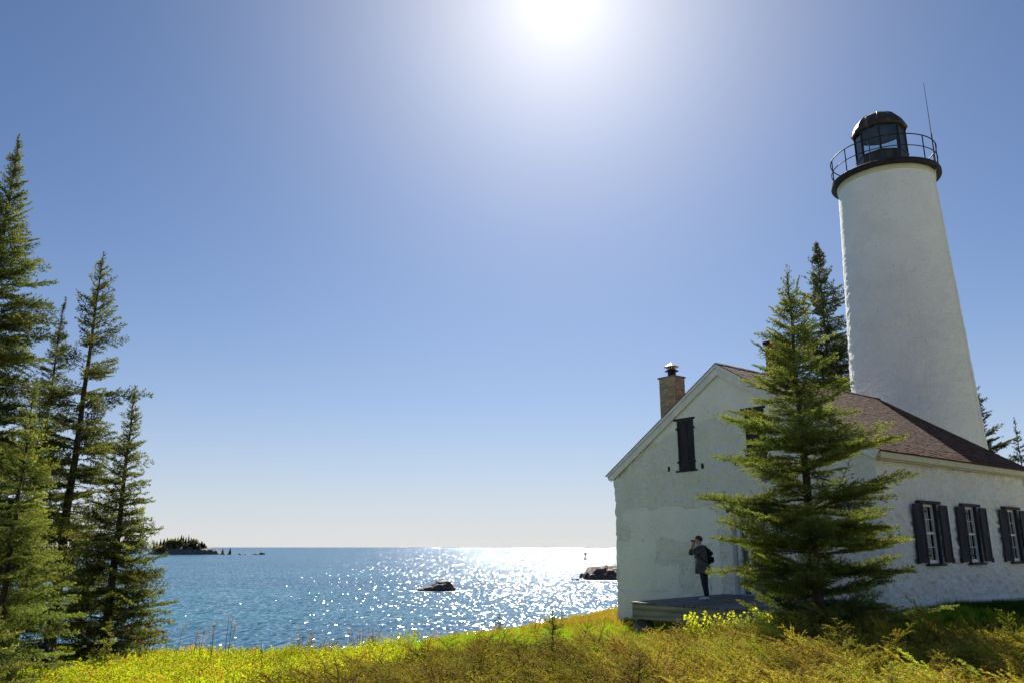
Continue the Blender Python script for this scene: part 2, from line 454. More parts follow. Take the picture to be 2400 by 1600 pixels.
# ------------------------------------------------------------------ the keeper's house
TH = 0.90537858
LX, LY, W, LEN = 3.8535, 30.2023, 10.095, 10.3
ZB = 2.9                                   # local zero is 2.9 m below the camera
def hz(z): return z + ZB
house = empty('keepers_house', (LX, LY, CAM_Z - ZB), -TH)
tag(house, 'white stucco house with a steep gable and brown shingle roof in front of the lighthouse', 'house')
EAVE, RIDGE = 2.62, 5.82                   # wall top heights (relative to the camera)
def slope_z(a): return EAVE + (RIDGE - EAVE) * (1 - np.abs(np.asarray(a) - W / 2) / (W / 2))

def rough_mask(a, z):
    """1 where the old rubble render shows, 0 on smooth newer plaster"""
    n = fbm(a * 0.9, z * 0.9, seed=5, octv=4)
    n2 = fbm(a * 2.2, z * 2.2, seed=9, octv=3)
    up = sstep(-0.04, 0.04, (4.45 - 0.25 * np.abs(a - 5.2)) + 0.25 * n2 - z)
    low = sstep(-0.03, 0.03, np.maximum.reduce([np.maximum(np.abs(a - 0.9) / 0.95, np.abs(z + 0.6) / 0.85), ]) - 1 + 0.25 * n2)
    mid = sstep(-0.03, 0.03, np.maximum(np.abs(a - 2.5) / 1.9, np.abs(z - 0.75) / 0.55) - 1 + 0.35 * n2)
    low2 = sstep(-0.03, 0.03, np.maximum(np.abs(a - 2.0) / 0.95, np.abs(z + 1.0) / 0.5) - 1 + 0.3 * n2)
    strip = sstep(-0.02, 0.02, np.maximum(np.abs(a - 4.45) / 0.2, np.abs(z + 0.7) / 0.75) - 1 + 0.1 * n2)
    base = sstep(-0.04, 0.04, z + 1.52 + 0.04 * n2)
    return np.minimum.reduce([up, low, mid, low2, strip, 0.35 + 0.65 * base]), base

def wall_grid(c0, c1, z0, z1, step, openings, keep=None):
    xs = list(np.arange(c0, c1, step)) + [c1]; zs = list(np.arange(z0, z1, step)) + [z1]
    def snap(arr, vals):
        arr = np.array(arr)
        for v in vals:
            i = np.argmin(np.abs(arr - v)); arr[i] = v
        return np.unique(arr)
    xs = snap(xs, [o[k] for o in openings for k in (0, 1)]); zs = snap(zs, [o[k] for o in openings for k in (2, 3)])
    A, Z = np.meshgrid(xs, zs)
    id_ = np.arange(A.size).reshape(A.shape)
    q = np.stack([id_[:-1, :-1], id_[:-1, 1:], id_[1:, 1:], id_[1:, :-1]], -1).reshape(-1, 4)
    ca = ((A[:-1, :-1] + A[1:, 1:]) / 2).ravel(); cz = ((Z[:-1, :-1] + Z[1:, 1:]) / 2).ravel()
    k = np.ones(len(q), bool)
    for o in openings: k &= ~((ca > o[0]) & (ca < o[1]) & (cz > o[2]) & (cz < o[3]))
    if keep is not None: k &= keep(ca, cz)
    fade = np.ones_like(A)
    for o in openings:
        dx = np.maximum(np.maximum(o[0] - A, A - o[1]), 0); dz = np.maximum(np.maximum(o[2] - Z, Z - o[3]), 0)
        fade = np.minimum(fade, sstep(0.0, 0.07, np.hypot(dx, dz)))
    return A, Z, q[k], fade

def stucco_disp(a, z, off=0.0):
    return (0.030 * fbm(a * 2.6 + off, z * 3.4, seed=21, octv=2) + 0.060 * fbm(a * 5.2 + off, z * 7.6, seed=31, octv=3)
            + 0.032 * np.abs(vnoise(a * 13 + off, z * 17, seed=41)))

def wall_obj(name, P, q, rough, mat, parent):
    me = mesh_data(name, P.reshape(-1, 3), q, True)
    at = me.attributes.new('rough', 'FLOAT', 'POINT'); at.data.foreach_set('value', rough.ravel().astype(np.float32))
    return link(name, me, parent, mat)

# openings on the gable wall: (a0,a1,z0,z1)
G_OPEN = [(3.10, 3.84, 2.56, 4.27), (5.92, 6.66, 2.56, 4.27), (5.12, 6.38, -1.43, 1.08)]
A, Z, q, fade = wall_grid(0, W, -2.85, RIDGE, 0.036, G_OPEN, lambda a, z: z < slope_z(a) - 0.05)
rm, base = rough_mask(A, Z)
d = fade * (rm * stucco_disp(A, Z) + (1 - rm) * (0.034 + 0.006 * fbm(A * 2, Z * 2, seed=51)) + (1 - base) * 0.03)
edge = np.where(A < 1e-6, 0.03 * fbm(A, Z * 2.2, seed=61, octv=3), 0) 
d = d * sstep(0, .12, W - A)
wall_obj('gable_wall', np.stack([A + edge, -d, hz(Z)], -1), q, 0.15 + 0.85 * rm, M['stucco'], house)
# openings on the long side wall
S_WIN = [2.79, 5.52, 8.67]
S_OPEN = [(c - 0.45, c + 0.45, -0.46, 1.24) for c in S_WIN]
A, Z, q, fade = wall_grid(0, LEN, -2.4, EAVE + 0.05, 0.045, S_OPEN)
d = fade * (1.15 * stucco_disp(A, Z, 50.0)) * sstep(0, .12, A)
cracked = 1.0 + 0 * A
wall_obj('side_wall', np.stack([W + d - 0.055 * sstep(0, .12, A), A, hz(Z)], -1), q, cracked, M['stucco'], house)
# hidden walls: lake side and tower end, plus the reveals of all openings
mb = MB()
mb.box(0.02, 0.3, 0.05, LEN, hz(-2.8), hz(EAVE))
mb.add([(0, LEN, hz(-2.8)), (W, LEN, hz(-2.8)), (W, LEN, hz(EAVE)), (W / 2, LEN, hz(RIDGE)), (0, LEN, hz(EAVE))], [(0, 1, 2, 3, 4)])
mb.box(0.3, W - 0.01, 0.3, LEN - 0.02, hz(-1.6), hz(-1.5))
mb.build('rear_wall', M['stucco'], house)
def reveal(mb, frame, o, depth):
    a0, a1, z0, z1 = o
    c = [(a0, z0), (a1, z0), (a1, z1), (a0, z1)]
    for i in range(4):
        p, r = c[i], c[(i + 1) % 4]
        mb.add([frame(p[0], 0, p[1]), frame(r[0], 0, r[1]), frame(r[0], depth, r[1]), frame(p[0], depth, p[1])], [(0, 1, 2, 3)])
fg = lambda a, dp, z: (a, dp, hz(z))
fs = lambda s, dp, z: (W - dp, s, hz(z))
for o in G_OPEN:
    mb = MB(); reveal(mb, fg, o, 0.40 if o[2] < 0 else 0.10); mb.build('reveal', M['trim_white'], house)
for o in S_OPEN:
    mb = MB(); reveal(mb, fs, o, 0.30); mb.build('reveal', M['trim_white'], house)

def fbox(mb, frame, a0, a1, d0, d1, z0, z1):
    P = [frame(a0, d0, z0), frame(a1, d0, z0), frame(a1, d1, z0), frame(a0, d1, z0), frame(a0, d0, z1), frame(a1, d0, z1), frame(a1, d1, z1), frame(a0, d1, z1)]
    return mb.hexa(P)

# shuttered gable windows
def shuttered_window(o):
    a0, a1, z0, z1 = o
    mid = (a0 + a1) / 2
    w = fbox(MB(), fg, a0 + .002, a1 - .002, 0.075, 0.10, z0 + .002, z1 - .002).build('window', M['shutter'], house)
    for k, (x0, x1) in enumerate(((a0 + 0.012, mid - 0.004), (mid + 0.004, a1 - 0.012))):
        mb = MB()
        fbox(mb, fg, x0, x1, 0.035, 0.06, z0 + 0.02, z1 - 0.02)
        st = 0.055; zm = (z0 + z1) / 2 + 0.05
        fbox(mb, fg, x0, x0 + st, 0.010, 0.034, z0 + 0.02, z1 - 0.02); fbox(mb, fg, x1 - st, x1, 0.010, 0.034, z0 + 0.02, z1 - 0.02)
        for za, zb in ((z0 + 0.02, z0 + 0.11), (zm - 0.045, zm + 0.045), (z1 - 0.10, z1 - 0.02)):
            fbox(mb, fg, x0 + st + .002, x1 - st - .002, 0.012, 0.034, za, zb)
        mb.build('shutter', M['shutter'], w)
    fbox(MB(), fg, a0 - 0.11, a1 + 0.10, -0.05, 0.07, z1 + 0.001, z1 + 0.075).build('lintel', M['shutter'], w, bevel=0.006)
    fbox(MB(), fg, a0 - 0.10, a1 + 0.10, -0.065, 0.07, z0 - 0.06, z0 - 0.001).build('sill', M['shutter'], w, bevel=0.006)
    for x in (a0 - 0.008, a1 + 0.008):
        for zc in (z0 + 0.28, z1 - 0.28):
            fbox(MB(), fg, x - 0.03, x + 0.03, -0.02, 0.03, zc - 0.035, zc + 0.035).build('hinge', M['black_metal'], w)
    return w
shuttered_window(G_OPEN[0]); shuttered_window(G_OPEN[1])
# dark shutter stops beside the windows
for a in (2.69, 4.145, 5.51, 7.06):
    fbox(MB(), fg, a - 0.045, a + 0.045, -0.05, 0.05, 2.55, 2.73).build('shutter_block', M['black_metal'], house, bevel=0.006)

# door
o = G_OPEN[2]
dr = fbox(MB(), fg, 5.66, 6.36, 0.34, 0.385, -1.40, 0.98).build('door', M['door'], house)
for k in range(5):
    x = 5.69 + 0.13 * k
    fbox(MB(), fg, x, x + 0.12, 0.325, 0.339, -1.36, 0.94).build('board', M['door'], dr)
fbox(MB(), fg, 5.16, 5.30, 0.20, 0.385, -1.42, 1.06).build('door_frame', M['trim_white'], house)
fbox(MB(), fg, 5.302, 5.52, 0.30, 0.385, -1.42, 1.06).build('sidelight_panel', M['door'], house)
fbox(MB(), fg, 5.522, 5.60, 0.27, 0.385, -1.42, 1.06).build('door_post', M['trim_white'], house)
fbox(MB(), fg, 5.14, 6.37, 0.386, 0.40, -1.43, 1.07).build('door_backing', M['black_metal'], house)
fbox(MB(), fg, 5.00, 6.46, -0.06, 0.18, 1.081, 1.21).build('lintel', M['shutter'], house, bevel=0.008)
MB().tube([fg(5.72, 0.32, -0.3), fg(5.72, 0.27, -0.3)], 0.03, 10).build('knob', M['black_metal'], dr)

# sash windows with open shutters in the side wall
def sash_window(c, i):
    a0, a1, z0, z1 = c - 0.45, c + 0.45, -0.46, 1.24
    mb = MB()
    for (p, r) in ((a0, a0 + 0.05), (a1 - 0.05, a1)): fbox(mb, fs, p, r, -0.035, 0.05, z0, z1)
    w = mb.build('window', M['shutter'], house)
    mb = MB()      # white sash frame set back in the wall
    x0, x1 = a0 + 0.03, a1 - 0.03
    zm = 0.40
    dd = 0.075
    for (p, r, s, t, e0, e1) in ((x0, x0 + .06, z0 + .01, z1 - .01, dd, dd + .08), (x1 - .06, x1, z0 + .01, z1 - .01, dd, dd + .08)):
        fbox(mb, fs, p, r, e0, e1, s, t)
    for s, t in ((z0 + .01, z0 + .10), (zm - .03, zm + .03), (z1 - .07, z1 - .01)): fbox(mb, fs, x0 + .062, x1 - .062, dd + .004, dd + .076, s, t)
    mb.build('sash', M['trim_white'], w)
    cols = 3; xa, xb = x0 + .062, x1 - .062
    rows = [(z0 + .10, zm - .03), (zm + .03, z1 - .07)]
    for (s, t) in rows:
        h = (s + t) / 2
        for k in range(1, cols):
            xx = xa + (xb - xa) * k / cols
            fbox(MB(), fs, xx - .009, xx + .009, dd + .02, dd + .055, s, t).build('muntin', M['trim_white'], w)
        fbox(MB(), fs, xa, xb, dd + .022, dd + .053, h - .009, h + .009).build('muntin', M['trim_white'], w)
        for k in range(cols):
            for (p, r) in ((s, h), (h, t)):
                xx = xa + (xb - xa) * k / cols
                fbox(MB(), fs, xx + .01, xx + (xb - xa) / cols - .01, dd + .034, dd + .040, p + .01, r - .01).build('pane', M['glass'], w)
    fbox(MB(), fs, a0 - 0.20, a1 + 0.20, -0.09, 0.08, z1 + .001, z1 + 0.085).build('lintel', M['shutter'], w, bevel=0.008)
    fbox(MB(), fs, a0 - 0.06, a1 + 0.08, -0.10, 0.08, z0 - 0.065, z0 - .001).build('sill', M['shutter'], w, bevel=0.006)
    for side, hinge_x in ((-1, a0 - 0.01), (1, a1 + 0.02)):
        ang = math.radians(-8 if side < 0 else 1)        # the near leaf hangs away from the wall at its hinge
        ca, sa = math.cos(ang), math.sin(ang)
        fr = lambda s, dp, z, hx=hinge_x, sd=side: (W + (0.105 if sd < 0 else 0.05) + s * sa + dp * ca, hx + sd * (s * ca - dp * sa), hz(z))
        mb = MB()
        wd = 0.47; e = 0.11 if side < 0 else 0.08
        def lb(s0, s1, d0, d1, za, zb):
            P = [fr(s, dp, z) for z in (za, zb) for (s, dp) in ((s0, d0), (s1, d0), (s1, d1), (s0, d1))]
            mb.hexa(P)
        lb(e, e + wd, 0.0, 0.024, z0 + 0.03, z1 - 0.02)
        for (s0, s1) in ((e, e + .06), (e + wd - .06, e + wd)): lb(s0, s1, 0.025, 0.04, z0 + .03, z1 - .02)
        for (za, zb) in ((z0 + .03, z0 + .12), (0.36, 0.46), (z1 - .11, z1 - .02)): lb(e + .062, e + wd - .062, 0.025, 0.039, za, zb)
        mb.build('shutter', M['shutter'], w)
        for zc in (z0 + 0.22, z1 - 0.22):
            mb = MB(); lb(0.0, e + 0.16, 0.041, 0.052, zc - .022, zc + .022); mb.build('hinge', M['black_metal'], w)
        mb = MB(); lb(e + wd - .02, e + wd + .04, -0.02, 0.05, z0 + 0.0, z0 + 0.15); mb.build('shutter_stop', M['black_metal'], w)
for i, c in enumerate(S_WIN): sash_window(c, i)

# roof ---------------------------------------------------------------
OVH_R, OVH_E = 0.16, 0.27                 # rake and eave overhang
run = W / 2 + OVH_E
rise = RIDGE - EAVE
pit = math.atan2(rise, W / 2)
TOPZ = RIDGE + 0.16
def roof_frame(side):
    """point on a slope: s along the ridge, t down the slope, h above it"""
    cp, sp = math.cos(pit), math.sin(pit)
    def f(s, t, h): return (W / 2 + side * (t * cp + h * sp), s, hz(TOPZ - t * sp + h * cp))
    return f
SL = run / math.cos(pit)
mb = MB()
for side in (-1, 1):
    f = roof_frame(side)
    P = [f(s, t, h) for h in (-0.10, 0.0) for (s, t) in ((-OVH_R, 0.0), (LEN + OVH_R, 0.0), (LEN + OVH_R, SL), (-OVH_R, SL))]
    mb.hexa(P)
roof = mb.build('roof', M['shingle'], house)
def shingle_mesh(w, ln, th):
    return MB().hexa([(0, 0, 0), (w, 0, 0), (w, ln, 0), (0, ln, 0), (0, 0, 0.004), (w, 0, 0.004), (w, ln, th), (0, ln, th)])
rng = random.Random(4)
EXP = 0.135
# right-hand slope (towards the camera side): rows from the eave upwards
pieces = []
f = roof_frame(1)
nrow = int(SL / EXP) + 1
for r in range(nrow):
    tb = SL + 0.05 - r * EXP
    s = -OVH_R - rng.random() * 0.1 - 0.02
    while s < LEN + OVH_R:
        w = rng.uniform(0.09, 0.19)
        e = min(s + w, LEN + OVH_R + 0.03)
        pieces.append((max(s, -OVH_R - 0.03), e, tb + rng.uniform(-0.014, 0.014), rng.uniform(0.012, 0.02), rng.uniform(-0.012, 0.012), r))
        s = e + rng.uniform(0.003, 0.009)
lowest = [p for p in pieces if p[5] < 6 and p[1] - p[0] > 0.05]
lowest.sort(key=lambda p: p[0] + 0.4 * p[5])
singles = set(id(p) for p in lowest[:300])
proto = [shingle_mesh(w, 0.30, 0.018).data('shingle') for w in (0.10, 0.125, 0.15, 0.18)]
pw = (0.10, 0.125, 0.15, 0.18)
cp, sp = math.cos(pit), math.sin(pit)
rotm = Matrix(((0, cp, sp), (1, 0, 0), (0, -sp, cp)))       # columns: s-axis, t-axis, normal
for me in proto: me.materials.append(M['shingle'])
Vm, Fm, Cm = [], [], []
for p in pieces:
    s0, s1, tb, th, yaw, r = p
    t0 = max(tb - 0.30, 0.0)
    if id(p) in singles:
        k = min(range(4), key=lambda i: abs(pw[i] - (s1 - s0)))
        o = bpy.data.objects.new('shingle', proto[k]); COL.objects.link(o); o.parent = roof
        loc = Vector(f(s0, t0, 0.004 + rng.uniform(0, 0.006)))
        m3 = rotm @ Matrix.Rotation(yaw, 3, 'Z') @ Matrix.Diagonal(((s1 - s0) / pw[k], (tb - t0) / 0.30, rng.uniform(0.9, 1.5)))
        o.matrix_local = Matrix.Translation(loc) @ m3.to_4x4()
    else:
        n = len(Vm)
        hh = 0.004 + rng.uniform(0, 0.005)
        for h0, h1 in ((0, 0), (0.004, th)):
            Vm += [f(s0, t0, hh + h0), f(s1, t0, hh + h0), f(s1, tb, hh + h1), f(s0, tb, hh + h1)]
        Fm += [tuple(n + i for i in g) for g in ((4, 5, 6, 7), (1, 2, 6, 5), (2, 3, 7, 6), (3, 0, 4, 7))]
        c = np.array((0.095, 0.057, 0.041)) * rng.uniform(0.55, 1.5) * np.array((1, rng.uniform(.94, 1.05), rng.uniform(.88, 1.1)))
        Cm += [c] * 8
o = link('shingle_rows', mesh_data('shingle_rows', Vm, Fm, False, np.array(Cm)), roof, M['shingle_mass'])
o["kind"] = "stuff"
# lake-side slope, hidden from the photograph: broad courses
mb = MB(); f = roof_frame(-1)
for r in range(nrow):
    tb = SL + 0.05 - r * EXP
    if tb < 0.1: break
    s = -OVH_R - 0.02
    while s < LEN + OVH_R:
        w = rng.uniform(0.25, 0.5); e = min(s + w, LEN + OVH_R + .02); j = rng.uniform(-.012, .012)
        P = [f(s, max(tb - .3, 0), .005), f(e, max(tb - .3, 0), .005), f(e, tb + j, .005), f(s, tb + j, .005),
             f(s, max(tb - .3, 0), .009), f(e, max(tb - .3, 0), .009), f(e, tb + j, .026), f(s, tb + j, .026)]
        mb.hexa(P); s = e + .006
o = mb.build('shingle_rows', M['shingle'], roof); o["kind"] = "stuff"
# ridge caps
for k in range(60):
    s = -OVH_R + k * (LEN + 2 * OVH_R) / 60
    mb = MB()
    for side in (-1, 1):
        f = roof_frame(side); j = rng.uniform(-.006, .006)
        P = [f(s + ds, t, h + hh) for h in (0.0, 0.014) for (ds, t, hh) in ((0, 0, .022 + j), (.24, 0, .036 + j), (.24, .13, .036 + j), (0, .13, .022 + j))]
        mb.hexa(P)
    mb.build('ridge_cap', M['shingle'], roof)
# barge boards on the front gable
for side in (-1, 1):
    f = roof_frame(side)
    mb = MB()
    P = []
    for y in (-OVH_R + 0.02, -OVH_R + 0.05):
        P += [(W / 2, y, hz(TOPZ - 0.015 - 0.36)), f(0, SL - 0.04, -0.31), f(0, SL - 0.02, -0.012), (W / 2, y, hz(TOPZ - 0.015))]
    P = [(p[0], (-OVH_R + 0.02 if i < 4 else -OVH_R + 0.05), p[2]) for i, p in enumerate(P)]
    mb.hexa(P)
    mb.build('bargeboard', M['trim_white'], house)
    mb = MB()
    P = [(W / 2, 0, hz(TOPZ - 0.11)), f(0, SL - 0.02, -0.10)[:1] + (0,) + f(0, SL - 0.02, -0.10)[2:], None, None]
    # moulding strip below the shingles
    Q = []
    for y in (-OVH_R - 0.015, -OVH_R + 0.018):
        for (t, h) in ((0.06, -0.10), (SL - 0.01, -0.10), (SL - 0.01, -0.006), (0.0, -0.006)):
            p = f(0, t, h); Q.append((p[0], y, p[2]))
    mb.hexa(Q)
    mb.build('rake_moulding', M['trim_white'], house)
    # soffit between board and wall
    Q = []
    for h in (-0.135, -0.105):
        for (y, t) in ((-OVH_R + 0.052, 0.1), (0.05, 0.1), (0.05, SL - .05), (-OVH_R + 0.052, SL - .05)):
            p = f(0, t, h); Q.append((p[0], y, p[2]))
    MB().hexa(Q).build('rake_soffit', M['trim_white'], house)
# eave cornice over the long wall
ez = TOPZ - SL * math.sin(pit)
mb = MB()
mb.box(W + 0.001 + 0.03, W + OVH_E - 0.02, -OVH_R + 0.06, LEN + 0.1, hz(ez - 0.17), hz(ez - 0.085))
mb.box(W + OVH_E - 0.055, W + OVH_E - 0.016, -OVH_R + 0.055, LEN + 0.12, hz(ez - 0.21), hz(ez - 0.045))
mb.box(W + 0.05, W + 0.13, -0.02, LEN, hz(ez - 0.245), hz(ez - 0.173))
mb.build('eave_cornice', M['trim_cream'], house)
mb = MB()
mb.box(-OVH_E + 0.02, -0.03, -OVH_R + 0.06, LEN + 0.1, hz(ez - 0.17), hz(ez - 0.085))
mb.build('eave_cornice', M['trim_cream'], house)

# chimneys -------------------------------------------------------------
def chimney(x0, x1, y0, y1, z0, z1, matb, singles=True, label=None):
    core = MB().box(x0 + .012, x1 - .012, y0 + .012, y1 - .012, hz(z0), hz(z1 - .02)).build('chimney', M['mortar'], house)
    if label: core["label"] = label
    hc = 0.088
    bm_ = MB().box(0, 0.2, 0, 0.09, 0, 0.07)
    me = bm_.data('brick'); me.materials.append(matb)
    joined = MB()
    zc = z0; row = 0
    while zc < z1 - 0.09:
        for (fx, ln, vis) in (('front', x1 - x0, True), ('right', y1 - y0, True), ('back', x1 - x0, False), ('left', y1 - y0, False)):
            p = -(0.11 if row % 2 else 0.0)
            while p < ln - 0.03:
                q0, q1 = max(p, 0), min(p + 0.2, ln)
                p += 0.212
                if q1 - q0 < 0.03: continue
                pr = rng.uniform(-0.004, 0.008); dz = rng.uniform(-.004, .004)
                if fx == 'front': b = (x0 + q0, x0 + q1, y0 - pr, y0 + .085)
                elif fx == 'back': b = (x0 + q0, x0 + q1, y1 - .085, y1 + pr)
                elif fx == 'right': b = (x1 - .085, x1 + pr + .001, y0 + .087 + q0 * (ln - .174) / ln, y0 + .087 + q1 * (ln - .174) / ln - 0.004)
                else: b = (x0 - pr - .001, x0 + .085, y0 + .087 + q0 * (ln - .174) / ln, y0 + .087 + q1 * (ln - .174) / ln - 0.004)
                if vis and singles:
                    o = bpy.data.objects.new('brick', me); COL.objects.link(o); o.parent = core
                    o.location = (b[0], b[2], hz(zc + dz)); o.scale = ((b[1] - b[0]) / .2, (b[3] - b[2]) / .09, rng.uniform(.93, 1.05))
                else: joined.box(b[0], b[1], b[2], b[3], hz(zc + dz), hz(zc + dz + .072))
        zc += hc; row += 1
    o = joined.build('brickwork', matb, core); o["kind"] = "stuff"
    return core
ch1 = chimney(1.52, 2.25, 1.00, 1.60, 3.2, 6.25, M['brick'], True, 'tan brick chimney with a conical metal cowl')
MB().box(1.48, 2.29, 0.96, 1.64, hz(6.165), hz(6.215)).build('capping_slab', M['stone'], ch1)
mb = MB(); cxx, cyy = 1.90, 1.30
mb.lathe([(.155, hz(6.216)), (.155, hz(6.430))], 20, cxx, cyy)
mb.lathe([(.16, hz(6.430)), (.27, hz(6.450)), (.165, hz(6.515)), (.13, hz(6.520))], 20, cxx, cyy)
fl = mb.build('flue_pipe', M['black_metal'], ch1)
for k in range(4):
    a = k * math.pi / 2 + .4
    MB().tube([(cxx + .13 * math.cos(a), cyy + .13 * math.sin(a), hz(6.510)), (cxx + .13 * math.cos(a), cyy + .13 * math.sin(a), hz(6.630))], .012, 6).build('cowl_strut', M['black_metal'], ch1)
MB().lathe([(.275, hz(6.605)), (.28, hz(6.615)), (.15, hz(6.700)), (.03, hz(6.780)), (.01, hz(6.790))], 24, cxx, cyy).build('cowl', M['rust'], ch1, smooth=False)
ch2 = chimney(W / 2 - 0.10, W / 2 + 0.62, 2.9, 3.6, 5.3, 7.20, M['brick_red'], False, 'red brick chimney on the ridge half hidden by the spruce')
MB().box(W / 2 - 0.15, W / 2 + 0.67, 2.85, 3.65, hz(7.12), hz(7.23)).build('capping_slab', M['black_metal'], ch2)

# rough stone footing under the corner and along the walls
mb = MB()
rng = random.Random(8)
def boulder(cx, cy, cz, rx, ry, rz, seed, n=2, amp=0.22):
    bm = bmesh.new(); bmesh.ops.create_icosphere(bm, subdivisions=n, radius=1)
    P = np.array([v.co[:] for v in bm.verts])
    k = 1 + amp * fbm(P[:, 0] * 1.3 + seed * 3.1, P[:, 1] * 1.3, P[:, 2] * 1.3, seed, 3) + amp * 0.4 * vnoise(P[:, 0] * 4 + seed, P[:, 1] * 4, P[:, 2] * 4, seed)
    P = P * k[:, None] * np.array((rx, ry, rz)) + np.array((cx, cy, cz))
    Fc = [tuple(v.index for v in f.verts) for f in bm.faces]; bm.free()
    return P, Fc
for k in range(9):
    P, Fc = boulder(0.15 + k * 0.55, -0.02 + rng.uniform(-.06, .03), hz(-2.78 + 0.05 * k), .34, .2, .17, k + 3)
    link('footing_stone', mesh_data('footing_stone', P, Fc), house, M['stone'])

# ------------------------------------------------------------------ porch deck
porch = empty('porch_deck', (LX, LY, CAM_Z - ZB), -TH)
tag(porch, 'weathered grey plank porch deck with a heavy timber edge before the gable wall', 'porch')
PA0, PA1, PT = 4.72, 9.9, 4.25
def dz(t): return -1.43 - 0.07 * t / PT
rng = random.Random(12)
x = PA0
while x < PA1:
    w = 0.143
    j = rng.uniform(-.004, .004); e = rng.uniform(-.012, .02)
    P = []
    for h in (-.04, 0.0):
        P += [(x, -PT - .05 - e, hz(dz(PT) + h + j)), (x + w, -PT - .05 - e, hz(dz(PT) + h + j)), (x + w, -0.045, hz(dz(0) + h + j)), (x, -0.045, hz(dz(0) + h + j))]
    MB().hexa(P).build('plank', M['plank'], porch, bevel=0.004)
    x += w + 0.008
mb = MB().box(PA0 + .02, PA1 - .02, -PT - .03, -PT + .06, hz(-1.95), hz(-1.546)); mb.build('edge_beam', M['wood'], porch, bevel=0.012)
MB().box(PA0 + .03, PA0 + .12, -PT + .062, -.08, hz(-1.93), hz(-1.547)).build('side_beam', M['wood'], porch)
for k in range(7):
    MB().box(PA0 + .55 + k * .75, PA0 + .62 + k * .75, -PT + .062, -.08, hz(-1.80), hz(-1.547)).build('joist', M['wood'], porch)
for k, (a, t) in enumerate(((4.9, 4.0), (6.6, 4.0), (8.3, 4.0), (9.6, 4.0), (4.9, 2.2), (4.9, .7))):
    P, Fc = boulder(a, -t, hz(-2.28), .34, .30, .36, k + 30, 2, .18)
    link('stone_pier', mesh_data('stone_pier', P, Fc), porch, M['stone'])
slab = empty('stone_slab', (3.1, 29.1, 0)); slab.location.z = float(ground_z(3.1, 29.1)) + .03
tag(slab, 'flat grey stone slab lying in the grass by the house corner', 'stone slab')
P, Fc = boulder(0, 0, 0, .8, .45, .07, 77, 3, .15); link('slab', mesh_data('slab', P, Fc), slab, M['stone'])
#MARK
# ------------------------------------------------------------------ the lighthouse tower
TX, TY = 17.55, 34.4
TB = -2.8
tower = empty('lighthouse_tower', (TX, TY, CAM_Z + TB), 0)
tag(tower, 'round white stucco lighthouse tower with a black gallery and lantern', 'lighthouse')
def tz(z): return z - TB
def trad(z): return 2.70 - 0.0384 * z
na, nzz = 300, 290
ang_ = np.linspace(0, 2 * np.pi, na, endpoint=False); zz = np.linspace(TB, 16.45, nzz)
AA, ZZ = np.meshgrid(ang_, zz)
R0 = trad(ZZ)
# noise sampled on the cylinder
cxn, syn = np.cos(AA) * 2.4, np.sin(AA) * 2.4
sm = 1 - 0.75 * sstep(9.0, 14.5, ZZ + 0.8 * fbm(cxn, syn, ZZ * .4, 71))
dsp = 0.030 * fbm(cxn * 2.2, syn * 2.2, ZZ * 3.2, 81, 2) + 0.026 * fbm(cxn * 4.6, syn * 4.6, ZZ * 10.0, 83, 3) + 0.018 * np.abs(vnoise(cxn * 7, syn * 7, ZZ * 15, 87))
RR = R0 + dsp * sm
P = np.stack([RR * np.cos(AA), RR * np.sin(AA), tz(ZZ)], -1)
id_ = np.arange(na * nzz).reshape(nzz, na); i2 = np.roll(id_, -1, 1)
q = np.stack([id_[:-1], i2[:-1], i2[1:], id_[1:]], -1).reshape(-1, 4)
wall_obj('tower_wall', P, q, 0.3 + 0.7 * sm, M['tower_stucco'], tower)
MB().lathe([(2.06, tz(16.25)), (2.11, tz(16.32)), (2.13, tz(16.50)), (2.10, tz(16.51))], 72).build('collar', M['trim_cream'], tower, smooth=True)
MB().lathe([(1.9, tz(16.512)), (2.33, tz(16.515)), (2.37, tz(16.55)), (2.37, tz(16.68)), (2.33, tz(16.71)), (0.6, tz(16.72))], 96).build('gallery', M['black_metal'], tower)
RG = 2.28
def ring(z, r, rad, n=96):
    pts = [(r * math.cos(2 * math.pi * k / n), r * math.sin(2 * math.pi * k / n), z) for k in range(n)]
    V, Fc = [], []; m = 8
    for k in range(n):
        a = 2 * math.pi * k / n
        for j in range(m):
            b = 2 * math.pi * j / m
            V.append(((r + rad * math.cos(b)) * math.cos(a), (r + rad * math.cos(b)) * math.sin(a), z + rad * math.sin(b)))
    for k in range(n):
        for j in range(m):
            Fc.append((k * m + j, ((k + 1) % n) * m + j, ((k + 1) % n) * m + (j + 1) % m, k * m + (j + 1) % m))
    return MB().add(V, Fc)
ring(tz(17.86), RG, .026).build('top_rail', M['black_metal'], tower, True)
ring(tz(17.30), RG, .022).build('mid_rail', M['black_metal'], tower, True)
npost = 12
view = math.atan2(-TY, -TX)
for k in range(npost):
    a = view + 2 * math.pi * (k + 0.5) / npost + 0.06
    x, y = RG * math.cos(a), RG * math.sin(a)
    p = MB().tube([(x, y, tz(16.70)), (x, y, tz(17.86))], .026, 8).build('railing_post', M['black_metal'], tower)
for a in (view - 1.47, view + 1.45, view + 1.7):
    x, y = RG * math.cos(a), RG * math.sin(a)
    xi, yi = (RG) * math.cos(a + .22), (RG) * math.sin(a + .22)
    MB().tube([(x, y, tz(17.30)), (xi, yi, tz(16.71))], .018, 6).build('railing_brace', M['black_metal'], tower)
